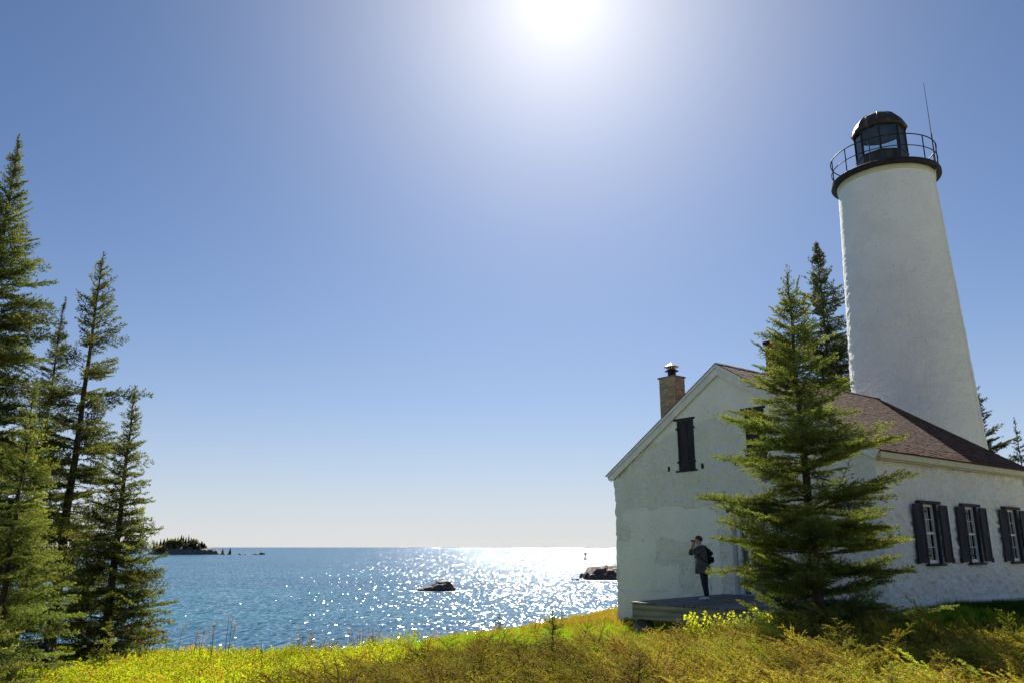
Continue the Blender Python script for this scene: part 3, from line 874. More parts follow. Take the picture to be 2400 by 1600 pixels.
# lantern: octagonal, one corner towards the camera
NS = 8
ph = view + 0.015
def oct_(r, z, k): a = ph + 2 * math.pi * k / NS; return (r * math.cos(a), r * math.sin(a), tz(z))
LR = 1.13
lant = MB().lathe([(LR + .04, tz(16.715)), (LR + .04, tz(16.80)), (LR, tz(16.81)), (LR, tz(17.74)), (LR + .03, tz(17.745)), (LR + .03, tz(17.80)), (LR - .12, tz(17.80))], NS, phase=ph).build('lantern', M['lantern_metal'], tower)
for k in range(NS):
    a = ph + 2 * math.pi * k / NS
    mb = MB()
    ca, sa = math.cos(a), math.sin(a)
    w = .035
    P = [((LR - .07) * ca - w * sa * sx, (LR - .07) * sa + w * ca * sx, z) if dd == 0 else ((LR + .005) * ca - w * sa * sx, (LR + .005) * sa + w * ca * sx, z)
         for z in (tz(17.80), tz(19.12)) for (dd, sx) in ((0, -1), (1, -1), (1, 1), (0, 1))]
    mb.hexa(P).build('glazing_bar', M['black_metal'], lant)
    p0, p1 = Vector(oct_(LR - .035, 17.80, k)), Vector(oct_(LR - .035, 17.80, k + 1))
    up = Vector((0, 0, 1.32)); inn = -((p0 + p1) / 2); inn.z = 0; inn = inn.normalized() * .012
    is_panel = (k == 1)
    mt = M['lantern_metal'] if is_panel else M['glass']
    Q = [p0, p1, p1 + inn, p0 + inn, p0 + up, p1 + up, p1 + inn + up, p0 + inn + up]
    MB().hexa(Q).build('metal_panel' if is_panel else 'pane', mt, lant)
dome_prof = [(LR - .05, 19.10), (LR + .05, 19.09), (LR + .09, 19.14), (LR + .07, 19.26), (LR - .04, 19.52), (LR - .26, 19.78), (LR - .55, 19.98), (LR - .85, 20.10), (.12, 20.15), (.02, 20.16)]
dome = MB().lathe([(r, tz(z)) for r, z in dome_prof], NS * 3, phase=ph).build('dome', M['dome_metal'], lant)
me = dome.data
# flatten the dome towards its octagon plan
for v in me.vertices:
    r = math.hypot(v.co.x, v.co.y)
    if r > .2:
        a = (math.atan2(v.co.y, v.co.x) - ph) % (2 * math.pi / NS) - math.pi / NS
        k = math.cos(math.pi / NS) / math.cos(a); k = 0.72 + 0.28 * k
        v.co.x *= k; v.co.y *= k
for k in range(NS):
    pts = [oct_(r + .012, z, k) for r, z in dome_prof[2:9]]
    MB().tube(pts, .014, 6).build('dome_rib', M['dome_metal'], lant)
# lamp inside: dark hanging hood and a small optic
MB().lathe([(LR - .06, tz(19.06)), (LR - .06, tz(19.085))], NS, phase=ph).build('ceiling', noise_mat('lantern_ceiling', (0.16, 0.17, 0.2), (0.22, 0.23, 0.26), 3, .7), lant)
MB().lathe([(.10, tz(17.80)), (.10, tz(18.05)), (.16, tz(18.06)), (.16, tz(18.22)), (.05, tz(18.3))], 16).build('lamp', M['glass'], lant)
# whip antenna on the rail with its cable
aa = view + 1.185
x, y = RG * math.cos(aa), RG * math.sin(aa)
mb = MB(); mb.tube([(x, y, tz(16.4)), (x, y, tz(18.15))], .03, 8); mb.tube([(x, y, tz(18.15)), (x * .995, y * .995, tz(20.75))], [.016, .009], 6)
mb.build('antenna', M['lantern_metal'], tower)
pts = [(x, y, tz(16.5))] + [((trad(z) + .05) * math.cos(aa + .02), (trad(z) + .05) * math.sin(aa + .02), tz(z)) for z in np.linspace(15.9, -1.0, 18)]
MB().tube(pts, .012, 5).build('cable', M['trim_white'], tower)
#MARK2
# ------------------------------------------------------------------ vegetation tools
def unit(v): return v / np.maximum(np.linalg.norm(v, axis=-1, keepdims=True), 1e-9)

def needle_tris(P0, P1, nl, nw, sp, per, rs, lean=0.8):
    """needle-like triangles along twigs P0->P1 (n,3)"""
    Lg = np.linalg.norm(P1 - P0, axis=1)
    cnt = np.maximum((Lg / sp).astype(int), 1) * per
    k = np.repeat(np.arange(len(P0)), cnt)
    t = rs.random(len(k)) ** 0.9
    p = P0[k] + (P1[k] - P0[k]) * t[:, None]
    d = unit(P1 - P0)[k]
    r = unit(rs.normal(size=(len(k), 3)))
    n = unit(r - d * np.sum(r * d, 1, keepdims=True))
    nd = unit(d * lean + n * 0.85)
    ln = nl * rs.uniform(0.7, 1.25, len(k))
    wv = unit(np.cross(nd, rs.normal(size=(len(k), 3)))) * (nw * 0.5)
    T = np.stack([p - wv, p + wv, p + nd * ln[:, None]], 1)
    return T, t, k

def strip_tris(P0, P1, w0, w1, rs):
    """thin woody strips"""
    d = unit(P1 - P0)
    s = unit(np.cross(d, rs.normal(size=d.shape)))
    a0, a1 = P0 - s * w0, P0 + s * w0
    b0, b1 = P1 - s * w1, P1 + s * w1
    return np.concatenate([np.stack([a0, a1, b1], 1), np.stack([a0, b1, b0], 1)])

def branch_proto(L, seed, nl=0.035, nw=0.011, sp=0.02, per=3, wid=0.40, gap=0.06, sub=True, bare=0.10, needles=True, flat=0.12):
    """one conifer branch along +x in local space. returns T, tipness, woodflag"""
    rs = np.random.RandomState(seed)
    P0, P1, M0 = [], [], []
    nseg = max(3, int(L / 0.12))
    xs = np.linspace(0, L, nseg + 1); ys = np.cumsum(rs.normal(0, 0.010, nseg + 1)); zs = np.cumsum(rs.normal(0, 0.007, nseg + 1))
    main = np.stack([xs, ys, zs], 1)
    for i in range(nseg):
        if xs[i + 1] > bare * L: P0.append(main[i]); P1.append(main[i + 1])
    wood = [(main[i], main[i + 1], 0.012 * L * (1 - i / nseg) + 0.003, 0.012 * L * (1 - (i + 1) / nseg) + 0.002) for i in range(nseg)]
    n = max(3, int(L / gap))
    for i in range(n):
        t = (i + rs.uniform(0.2, 0.8)) / n
        if t < bare: continue
        for side in (-1, 1):
            if rs.random() < 0.12: continue
            ln = (wid * L * min(1, (t - bare * 0.5) / 0.22) * (1 - t) ** 0.75 + 0.05) * rs.uniform(0.65, 1.15)
            a = math.radians(rs.uniform(42, 66))
            c = np.array([np.interp(t * L, xs, main[:, j]) for j in range(3)])
            dv = np.array([math.cos(a), side * math.sin(a), rs.normal(0.02, flat)])
            e = c + dv * ln
            P0.append(c); P1.append(e); wood.append((c, e, 0.0035, 0.0015))
            if sub and ln > 0.14:
                m = int(ln / 0.055)
                for j in range(m):
                    tt = (j + 0.6) / m
                    sd = -1 if j % 2 else 1
                    a2 = a + sd * math.radians(rs.uniform(35, 55)) * (1 if side > 0 else -1)
                    l2 = (0.42 * ln * (1 - tt) + 0.03) * rs.uniform(0.6, 1.1)
                    d2 = np.array([math.cos(a2), side * math.sin(a2) if True else 0, rs.normal(-0.02, flat)])
                    c2 = c + dv * ln * tt
                    P0.append(c2); P1.append(c2 + d2 * l2)
    P0, P1 = np.array(P0), np.array(P1)
    W0 = np.array([w[0] for w in wood]); W1 = np.array([w[1] for w in wood])
    w0 = np.array([[w[2]] for w in wood]); w1 = np.array([[w[3]] for w in wood])
    TW = strip_tris(W0, W1, w0, w1, rs)
    if not needles: return TW, np.zeros(len(TW)), np.ones(len(TW), bool)
    T, t, k = needle_tris(P0, P1, nl, nw, sp, per, rs)
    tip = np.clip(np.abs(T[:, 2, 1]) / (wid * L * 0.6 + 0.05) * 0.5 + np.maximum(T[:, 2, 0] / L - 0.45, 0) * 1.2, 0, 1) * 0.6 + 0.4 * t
    T = np.concatenate([T, TW]); tip = np.concatenate([tip, np.zeros(len(TW))])
    wd = np.concatenate([np.zeros(len(T) - len(TW), bool), np.ones(len(TW), bool)])
    return T, tip, wd

def place(T, scale, yaw, pitch, roll, pos, c2=0.0, c1=0.0):
    """bend, rotate and move a branch"""
    Q = T * scale
    Lx = Q[..., 0]
    Q = Q.copy(); Q[..., 2] += c2 * Lx * Lx
    m = np.array(Matrix.Rotation(yaw, 3, 'Z') @ Matrix.Rotation(-pitch, 3, 'Y') @ Matrix.Rotation(roll, 3, 'X'))
    return Q @ m.T + np.asarray(pos)

PROTO = {}
def protos(key, L, n=4, **kw):
    if key not in PROTO: PROTO[key] = [branch_proto(L, 100 + i + int(L * 100), **kw) for i in range(n)]
    return PROTO[key]

def conifer(name, base, H, prof, label, group=None, seed=1, dens='near', col=(0.045, 0.075, 0.022), tipc=(0.11, 0.15, 0.03), whorl=0.30, per=6,
            up=0.35, droop=-0.12, clear=0.3, trunk_r=0.10, dead=0, lean=(0, 0), gaps=0.08, trunk_mat='bark', curve=0.05, jitter=0.25, lead=1, lobes=0.16, rollv=0.3, longp=0.05):
    rs = np.random.RandomState(seed)
    ph1, ph2 = rs.uniform(0, 6, 2)
    root = empty(name, base); tag(root, label, 'tree', group)
    nlw = {'near': (0.038, 0.0145, 0.026, 3, 0.058), 'mid': (0.062, 0.0235, 0.046, 3, 0.088), 'far': (0.105, 0.045, 0.080, 3, 0.14)}[dens]
    sizes = [0.22, 0.45, 0.8, 1.3, 2.0, 2.8]
    def axis(h): t = h / H; return np.array([lean[0] * t * t * H, lean[1] * t * t * H, h])
    TT, CC = [], []
    h = clear
    hs, rr = zip(*prof)
    col, tipc = np.array(col), np.array(tipc)
    while h < H - 0.04:
        r = float(np.interp(h / H, hs, rr))
        n = max(3, int(per * rs.uniform(0.8, 1.2)))
        a0 = rs.uniform(0, 6.28)
        for k in range(n):
            if rs.random() < gaps: continue
            az = a0 + 6.283 * k / n
            lob = 1 + lobes * (math.sin(az * 2 + ph1 + h * 1.3) * .5 + math.sin(az * 3 + ph2 - h * 2.1) * .5)
            ln = max(r * lob * rs.uniform(1 - jitter * 1.6, 1 + jitter * 0.5), 0.10)
            if rs.random() < longp: ln *= 1.2
            L = min(sizes, key=lambda s: abs(math.log(s / ln)))
            P = protos((dens, L), L, 4, nl=nlw[0], nw=nlw[1], sp=nlw[2], per=nlw[3], gap=nlw[4], sub=L > 0.4)
            T, tip, wd = P[rs.randint(len(P))]
            t = h / H
            pitch = np.interp(t, [0, 0.55, 0.9, 1], [droop, 0.5 * (droop + up * .6), up * 1.6, up * 2.6]) + rs.normal(0, 0.10)
            pos = axis(h + rs.uniform(-0.5, 0.5) * whorl)
            Q = place(T, ln / L, a0 + 6.283 * k / n + rs.normal(0, 0.18), pitch + rs.normal(0, .07), rs.normal(0, rollv), pos, c2=curve / max(ln, 0.3) * rs.uniform(0.3, 1.5))
            b = rs.uniform(0.72, 1.25)
            hue = rs.normal(0, 0.06)
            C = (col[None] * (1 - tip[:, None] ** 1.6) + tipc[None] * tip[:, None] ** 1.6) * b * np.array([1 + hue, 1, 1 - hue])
            C = C * rs.uniform(0.8, 1.2, (len(C), 1))
            C[wd] = np.array((0.07, 0.05, 0.035)) * b
            TT.append(Q); CC.append(C)
        h += whorl * float(np.interp(h / H, [0, 0.7, 1], [1, 0.75, 0.38])) * rs.uniform(0.8, 1.2)
    # leader
    for j in range(lead):
        L = 0.45
        T, tip, wd = protos((dens, L), L, 4, nl=nlw[0], nw=nlw[1], sp=nlw[2], per=nlw[3], gap=nlw[4], sub=True)[j % 4]
        T = T.copy(); T[..., 1] *= 0.35
        top = axis(H - 0.35 * min(1.0, H / 3.5))
        off = 0 if j == 0 else 0.14
        Q = place(T, (0.9 + 0.4 * (j == 0)) * min(1.0, H / 3.5), rs.uniform(0, 6), 1.5 if j == 0 else 1.25, 0, top + np.array([off, 0, -0.1 * j]))
        C = np.tile(col * 1.1, (len(T), 1)); TT.append(Q); CC.append(C)
    crown = soup('crown', np.concatenate(TT), np.clip(np.concatenate(CC), 0.004, 1), M['needle'], root)
    ns = 14
    pts = [axis(H * i / ns) + np.array([*(rs.normal(0, 0.012, 2)), 0]) for i in range(ns + 1)]
    pts[0] = pts[0] + np.array([0, 0, -0.3])
    rad = [trunk_r * (1 - 0.97 * (i / ns)) * (1.25 if i == 0 else 1) + 0.006 for i in range(ns + 1)]
    MB().tube([tuple(p) for p in pts], rad, 10).build('trunk', M[trunk_mat], root, smooth=True)
    if dead:
        TD, CD = [], []
        P = protos(('dead', 1.3), 1.3, 3, needles=False, gap=0.12, sub=False)
        PL = protos(('lichen', 1.3), 1.3, 3, nl=0.05, nw=0.012, sp=0.05, per=2, gap=0.10, sub=True)
        for i in range(dead):
            hh = clear * 0.3 + (H * 0.55) * rs.random()
            r = float(np.interp(hh / H, hs, rr)) * rs.uniform(0.5, 1.0)
            T, tip, wd = (P if rs.random() < 0.45 else PL)[rs.randint(3)]
            Q = place(T, max(r, .3) / 1.3, rs.uniform(0, 6.28), rs.uniform(-0.35, 0.1), rs.normal(0, .4), axis(hh), c2=-0.1)
            TD.append(Q); CD.append(np.tile(np.array((0.14, 0.125, 0.075)) * rs.uniform(0.6, 1.3), (len(Q), 1)))
        soup('dead_branches', np.concatenate(TD), np.concatenate(CD), M['dry'], root)
    return root

def on_ground(x, y, dz=0.0): return (x, y, float(ground_z(x, y)) + dz)

# ------------------------------------------------------------------ trees
cone = [(0, .75), (0.06, .95), (0.15, 1.0), (0.35, .88), (0.55, .66), (0.75, .40), (0.9, .17), (1.0, .03)]
def scaled(prof, R): return [(a, b * R) for a, b in prof]
front = [(0, 1.9), (0.07, 2.12), (0.2, 2.2), (0.36, 2.05), (0.5, 1.78), (0.64, 1.36), (0.76, 0.98), (0.85, 0.70), (0.92, 0.34), (1, 0.08)]
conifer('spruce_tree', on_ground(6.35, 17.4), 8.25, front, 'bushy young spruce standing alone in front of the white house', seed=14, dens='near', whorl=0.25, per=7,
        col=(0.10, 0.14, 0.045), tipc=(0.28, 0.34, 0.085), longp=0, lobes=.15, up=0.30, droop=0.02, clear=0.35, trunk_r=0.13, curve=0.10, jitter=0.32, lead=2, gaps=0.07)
LG = 'spruces at the shore on the far left'
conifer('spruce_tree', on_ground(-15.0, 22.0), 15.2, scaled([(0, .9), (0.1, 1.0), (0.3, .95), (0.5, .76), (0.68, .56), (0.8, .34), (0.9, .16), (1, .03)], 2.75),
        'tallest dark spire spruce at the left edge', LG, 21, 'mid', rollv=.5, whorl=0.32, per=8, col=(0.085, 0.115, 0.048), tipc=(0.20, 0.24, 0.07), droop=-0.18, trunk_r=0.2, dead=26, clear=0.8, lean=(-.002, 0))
conifer('spruce_tree', on_ground(-16.0, 27.2), 11.9, scaled(cone, 1.55), 'slim dark spruce spire between the two taller left spruces', LG, 22, 'mid', rollv=.5, whorl=0.30, per=8,
        col=(0.05, 0.07, 0.032), tipc=(0.10, 0.13, 0.045), droop=-0.15, trunk_r=0.12, dead=10, clear=1.0)
conifer('spruce_tree', on_ground(-13.1, 24.0), 12.2, scaled([(0, .7), (0.1, .95), (0.3, 1.0), (0.5, .9), (0.68, .78), (0.8, .55), (0.88, .38), (0.95, .18), (1, .03)], 2.0),
        'open branched spruce with ragged crown left of the lake', LG, 23, 'mid', rollv=.55, whorl=0.33, per=7, col=(0.065, 0.085, 0.036), tipc=(0.21, 0.24, 0.07), droop=-0.2, trunk_r=0.17, dead=30, clear=1.2, gaps=0.32, jitter=0.4, curve=0.12)
conifer('spruce_tree', on_ground(-10.35, 21.5), 7.2, scaled([(0, .85), (0.15, 1.0), (0.35, .88), (0.55, .55), (0.7, .36), (0.85, .20), (1, .04)], 1.75),
        'narrow lichen hung spruce nearest the water', LG, 24, 'mid', rollv=.5, whorl=0.23, per=8, col=(0.065, 0.085, 0.036), tipc=(0.23, 0.26, 0.065), droop=-0.12, trunk_r=0.13, dead=30, clear=0.7, gaps=0.12)
conifer('fir_tree', on_ground(-9.75, 16.0), 6.0, scaled([(0, 1.0), (0.2, 1.0), (0.4, .85), (0.6, .62), (0.8, .36), (0.93, .12), (1, .03)], 1.38),
        'pale green young fir cut by the left edge', LG, 25, 'near', rollv=.45, whorl=0.23, per=7, col=(0.135, 0.19, 0.06), tipc=(0.33, 0.38, 0.11), droop=-0.05, up=0.32, trunk_r=0.085, dead=8, clear=0.5, gaps=0.1)
conifer('fir_sapling', on_ground(-8.85, 18.5), 1.35, scaled(cone, 0.62), 'small yellow green fir sapling under the narrow spruce', None, 26, 'near', whorl=0.16, per=5,
        col=(0.17, 0.20, 0.05), tipc=(0.36, 0.37, 0.08), droop=0.05, trunk_r=0.02, clear=0.1)
conifer('fir_sapling', on_ground(-8.2, 13.4), 1.7, scaled(cone, 1.0), 'low fir sapling in the bottom left corner', None, 27, 'near', whorl=0.20, per=6,
        col=(0.12, 0.15, 0.05), tipc=(0.28, 0.31, 0.08), droop=0.0, trunk_r=0.03, clear=0.1)
conifer('spruce_sapling', on_ground(0.74, 15.2), 1.22, scaled(cone, 0.66), 'small bright spruce sapling in the centre foreground', None, 28, 'near', whorl=0.12, per=5,
        col=(0.15, 0.19, 0.05), tipc=(0.36, 0.40, 0.09), droop=0.15, up=0.4, trunk_r=0.018, clear=0.08)
for i, (x, y, hgt, lab) in enumerate(((-0.45, 29.5, 0.75, 'tiny spruce seedling on the crest left of the house'), (1.9, 31.9, 0.55, 'tiny spruce seedling on the crest beside the house'))):
    conifer('spruce_sapling', on_ground(x, y), hgt, scaled(cone, hgt * .35), lab, None, 60 + i, 'mid', whorl=0.11, per=4, trunk_r=0.012, clear=0.05)
conifer('spruce_tree', on_ground(17.1, 42.0), 18.6, scaled([(0, .9), (0.3, 1.0), (0.5, .95), (0.7, .72), (0.82, .50), (0.92, .26), (1, .05)], 2.6), 'dark spruce behind the house beside the tower', None, 31, 'far', whorl=0.46, per=7,
        col=(0.06, 0.08, 0.045), tipc=(0.11, 0.13, 0.05), droop=0.0, up=.3, trunk_r=0.22, clear=3, jitter=.35)
RG_ = 'spruces behind the tower at the right edge'
conifer('spruce_tree', on_ground(29.3, 50.0), 13.1, scaled(cone, 3.4), 'dark spruce peeking out right of the tower', RG_, 32, 'far', whorl=0.5, per=7, col=(0.05, 0.07, 0.04), tipc=(0.09, 0.11, 0.045), droop=0.0, trunk_r=0.2, clear=1.5, gaps=.15, jitter=.35)
conifer('spruce_tree', on_ground(28.6, 45.0), 9.1, scaled(cone, 1.4), 'slender young spruce with a bare leader at the right edge', RG_, 33, 'far', whorl=0.46, per=5, col=(0.034, 0.052, 0.026), tipc=(0.07, 0.09, 0.035), droop=0.05, trunk_r=0.09, clear=1, gaps=.15)
conifer('spruce_tree', on_ground(31.5, 47.0), 7.4, scaled(cone, 2.0), 'low spruce behind the roof end', RG_, 34, 'far', whorl=0.46, per=6, col=(0.034, 0.056, 0.026), tipc=(0.07, 0.09, 0.035), droop=0.0, trunk_r=0.1, clear=.6)

# leafy sprigs ---------------------------------------------------------
def leaf_quads(P, D, ln, w, rs, fold=0.25):
    """pointed leaf: two triangles folded on the midrib"""
    s = unit(np.cross(D, rs.normal(size=D.shape)))
    n = np.cross(s, D)
    ln = np.asarray(ln)[:, None]; w = np.asarray(w)[:, None]
    tip = P + D * ln; mid = P + D * ln * 0.45
    a = mid + s * w + n * w * fold; b = mid - s * w + n * w * fold
    return np.concatenate([np.stack([P, a, tip], 1), np.stack([P, tip, b], 1)])

def sprig(seed, H, nleaf, ll, lw, spread=0.35, stemw=0.002, stems=1):
    rs = np.random.RandomState(seed)
    T, wd = [], []
    for s in range(stems):
        az = rs.uniform(0, 6.28); tl = spread * rs.uniform(0.3, 1)
        top = np.array([math.cos(az) * tl * H, math.sin(az) * tl * H, H * rs.uniform(0.7, 1.0)])
        t = np.linspace(0.15, 1, nleaf) ** 0.8
        P = top[None] * t[:, None] + rs.normal(0, 0.008, (nleaf, 3))
        D = rs.normal(size=(nleaf, 3)); D[:, 2] = np.abs(D[:, 2]) * 0.7 + 0.15; D = unit(D)
        Lq = leaf_quads(P, D, ll * rs.uniform(0.6, 1.2, nleaf), lw * rs.uniform(0.7, 1.2, nleaf), rs)
        st = strip_tris(np.zeros((1, 3)), top[None], np.array([[stemw]]), np.array([[stemw * .5]]), rs)
        T += [Lq, st]; wd += [np.zeros(len(Lq), bool), np.ones(len(st), bool)]
    return np.concatenate(T), np.concatenate(wd)

def proto_object(name, T, C, mat):
    """a hidden-data prototype that is only referred to by the scatter nodes (never linked to the scene)"""
    T = np.ascontiguousarray(T, np.float32); n = len(T)
    me = bpy.data.meshes.new(name)
    me.vertices.add(3 * n); me.loops.add(3 * n); me.polygons.add(n)
    me.vertices.foreach_set('co', T.reshape(-1)); me.loops.foreach_set('vertex_index', np.arange(3 * n, dtype=np.int32))
    me.polygons.foreach_set('loop_start', np.arange(0, 3 * n, 3, dtype=np.int32))
    a = me.attributes.new('Col', 'FLOAT_COLOR', 'POINT')
    c = np.ones((3 * n, 4), np.float32); c[:, :3] = np.repeat(C, 3, axis=0); a.data.foreach_set('color', c.ravel())
    me.update(calc_edges=True); me.materials.append(mat)
    return bpy.data.objects.new(name, me)

def scatter_mat(base):
    """the leaf material with its colour multiplied by each plant's own tint"""
    m = base.copy(); nt = m.node_tree
    at = [n for n in nt.nodes if n.type == 'ATTRIBUTE'][0]
    ti = N(nt, "ShaderNodeAttribute"); ti.attribute_type = 'INSTANCER'; ti.attribute_name = 'tint'
    mu = N(nt, "ShaderNodeVectorMath", operation='MULTIPLY')
    outs = [l.to_socket for l in nt.links if l.from_node == at]
    nt.links.new(at.outputs['Color'], mu.inputs[0]); nt.links.new(ti.outputs['Color'], mu.inputs[1])
    for o in outs: nt.links.new(mu.outputs[0], o)
    return m

def scatter(name, label, cat, mat, pts, protos_, colfn, rs, smin=0.8, smax=1.25, tilt=0.2, yaw=None, tint=0.8, tseed=101, woodc=(0.10, 0.07, 0.04)):
    n = len(pts)
    mt = scatter_mat(mat)
    pos = []
    for T, wd in protos_:
        C = np.ones((len(T), 3)) * rs.uniform(0.82, 1.18, (len(T), 1))
        C[wd] = np.array(woodc) * 3.5
        pos.append(proto_object(name + '_piece', T, C, mt))
    KN = nz(pts[:, 0], pts[:, 1], tint, tseed)
    ti = np.array([colfn(KN[i], pts[i, 0], rs) for i in range(n)])
    ya = rs.uniform(0, 6.28, n) if yaw is None else np.array([yaw(p[0], p[1], rs) for p in pts])
    ro = np.column_stack([rs.normal(0, tilt, n), rs.normal(0, tilt, n), ya])
    me = bpy.data.meshes.new(name); me.vertices.add(n); me.vertices.foreach_set('co', np.ascontiguousarray(pts, np.float32).ravel())
    for an, ty, arr, key in (('rot', 'FLOAT_VECTOR', ro, 'vector'), ('tint', 'FLOAT_VECTOR', ti, 'vector'), ('sc', 'FLOAT', rs.uniform(smin, smax, n), 'value'), ('pick', 'INT', rs.randint(len(pos), size=n), 'value')):
        a = me.attributes.new(an, ty, 'POINT'); a.data.foreach_set(key, np.ascontiguousarray(arr, np.int32 if ty == 'INT' else np.float32).ravel())
    me.update()
    o = link(name, me); me.materials.append(mt)
    ng = bpy.data.node_groups.new(name + '_nodes', 'GeometryNodeTree')
    ng.interface.new_socket('Geometry', in_out='INPUT', socket_type='NodeSocketGeometry'); ng.interface.new_socket('Geometry', in_out='OUTPUT', socket_type='NodeSocketGeometry')
    gi, go = ng.nodes.new('NodeGroupInput'), ng.nodes.new('NodeGroupOutput')
    jo = ng.nodes.new('GeometryNodeJoinGeometry')
    for p in reversed(pos):
        oi = ng.nodes.new('GeometryNodeObjectInfo'); oi.inputs['Object'].default_value = p; oi.inputs['As Instance'].default_value = False
        g2i = ng.nodes.new('GeometryNodeGeometryToInstance'); ng.links.new(oi.outputs['Geometry'], g2i.inputs[0]); ng.links.new(g2i.outputs[0], jo.inputs[0])
    ip = ng.nodes.new('GeometryNodeInstanceOnPoints'); ip.inputs['Pick Instance'].default_value = True
    def named(an, ty):
        nd = ng.nodes.new('GeometryNodeInputNamedAttribute'); nd.data_type = ty; nd.inputs[0].default_value = an; return nd.outputs[0]
    e2r = ng.nodes.new('FunctionNodeEulerToRotation'); ng.links.new(named('rot', 'FLOAT_VECTOR'), e2r.inputs[0])
    m2p = ng.nodes.new('GeometryNodeMeshToPoints'); ng.links.new(gi.outputs[0], m2p.inputs[0])
    ng.links.new(m2p.outputs[0], ip.inputs['Points']); ng.links.new(jo.outputs[0], ip.inputs['Instance']); ng.links.new(named('pick', 'INT'), ip.inputs['Instance Index'])
    ng.links.new(e2r.outputs[0], ip.inputs['Rotation']); ng.links.new(named('sc', 'FLOAT'), ip.inputs['Scale'])
    ng.links.new(ip.outputs[0], go.inputs[0])
    md = o.modifiers.new('scatter', 'NODES'); md.node_group = ng
    tag(o, label, cat, kind='stuff')
    return o

def inside_house(x, y, m=0.0):
    px, py = x - LX, y - LY
    a = px * math.cos(TH) - py * math.sin(TH); v = px * math.sin(TH) + py * math.cos(TH)
    return ((a > -0.1) & (a < W + .1) & (v > -0.1) & (v < LEN + .2)) | ((a > PA0 - .15 - m) & (a < PA1) & (v > -PT - .25 - m) & (v < 0.1))
def deck_near(x, y):
    px, py = x - LX, y - LY
    a = px * math.cos(TH) - py * math.sin(TH); v = px * math.sin(TH) + py * math.cos(TH)
    return sstep(2.2, 0.4, np.hypot(np.maximum(PA0 - a, 0), np.maximum(-PT - v, 0)))
def sample(n, fn, box, rs, power=1.0):
    out = np.zeros((0, 2))
    for it in range(60):
        x, y = rs.uniform(box[0], box[1], n * 2), rs.uniform(box[2], box[3], n * 2)
        k = (np.abs(x) / np.maximum(y, 1) < 0.72) & (y < shore_y(x) + 0.4) & ~inside_house(x, y)
        k &= rs.random(n * 2) < fn(x, y)
        out = np.concatenate([out, np.column_stack([x, y])[k]])
        if len(out) >= n: break
    out = out[:n]
    return np.column_stack([out, ground_z(out[:, 0], out[:, 1])])

# zones: 0..1 weights in plan
def nz(x, y, s, seed): return fbm(np.asarray(x) * s, np.asarray(y) * s, seed=seed, octv=3)
def juniper_line(x):      # the juniper carpet covers the ground nearer than this
    return np.interp(x, [-6, -3.2, -1.5, 0.5, 2.2, 3.4, 5, 6.2, 8, 12], [9, 14.6, 16.6, 17.4, 18.4, 18.7, 18.0, 17.8, 15.0, 14.8])
def w_juniper(x, y): return sstep(-0.5, 0.7, juniper_line(x) - y + 1.4 * nz(x, y, 0.45, 91))
def w_grass(x, y):
    g = sstep(-0.25, 0.35, nz(x, y, 0.28, 97) + 0.85 * ((x > -5.5) & (x < 0.8) & (y > 16) & (y < 27)) + 0.6 * ((x > 1.2) & (x < 3.6) & (y > 21) & (y < 29.5)) - 0.9 * (x < -6))
    return g * (1 - w_juniper(x, y))
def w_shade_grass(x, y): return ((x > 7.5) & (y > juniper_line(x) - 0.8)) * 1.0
def w_yellow(x, y): return sstep(-1.6, -4.2, x + 1.2 * nz(x, y, .3, 99)) * (1 - 0.6 * w_grass(x, y))
def w_heath(x, y): return sstep(-4.5, -2.2, x) * (1 - w_juniper(x, y)) * (1 - 0.85 * w_grass(x, y)) * np.where(x < 7, 1, 0.3)

rs = np.random.RandomState(5)
# low yellow green shrubs
YP = [sprig(200 + i, 0.36, 26, 0.040, 0.011, 0.5, stems=4) for i in range(12)]
pts = sample(7600, w_yellow, (-14, 0, 9, 25), rs)
def ycol(k, x, rs):
    return np.array((0.35, 0.42, 0.035)) * (0.9 + 0.45 * k) if rs.random() > 0.12 else np.array((0.42, 0.29, 0.06))
pts[:, 2] += 0.10 * np.maximum(0, fbm(pts[:, 0] * .6, pts[:, 1] * .6, seed=103)) + rs.uniform(-.02, .22, len(pts))
scatter('low_shrubs', 'knee high yellow green shrubs covering the shore at left', 'shrubs', M['leaf'], pts, YP, ycol, rs, 0.7, 1.3, 0.25)
# grass
def grass_tuft(seed, n, H):
    rs = np.random.RandomState(seed)
    P = np.column_stack([rs.normal(0, 0.05, (n, 2)), np.zeros(n)])
    D = np.column_stack([rs.normal(0, 0.28, (n, 2)), np.ones(n)]); D = unit(D)
    h = H * rs.uniform(0.5, 1.15, n)[:, None]
    s = unit(np.cross(D, rs.normal(size=D.shape))) * 0.0045
    m = P + D * h * 0.6; bend = np.column_stack([rs.normal(0, 0.12, (n, 2)), np.zeros(n)])
    t = P + D * h + bend * h
    T = np.concatenate([np.stack([P - s, P + s, m + s * .8], 1), np.stack([P - s, m + s * .8, m - s * .8], 1), np.stack([m - s * .8, m + s * .8, t], 1)])
    return T, np.zeros(len(T), bool)
GP = [grass_tuft(300 + i, 26, 0.30) for i in range(10)]
pts = sample(11000, lambda x, y: np.maximum(np.maximum(w_grass(x, y), 0.16 * w_yellow(x, y)), 0.07), (-12, 12, 9, 36), rs)
scatter('grass', 'vivid green grass growing in patches on the headland', 'grass', M['leaf'], pts, GP, lambda k, x, rs: np.array((0.19, 0.39, 0.028)) * rs.uniform(.7, 1.2) if rs.random() > .10 else np.array((.38, .34, .07)), rs, 0.45, 1.0, 0.12)
pts = sample(3200, w_shade_grass, (7.5, 20, 12, 30), rs)
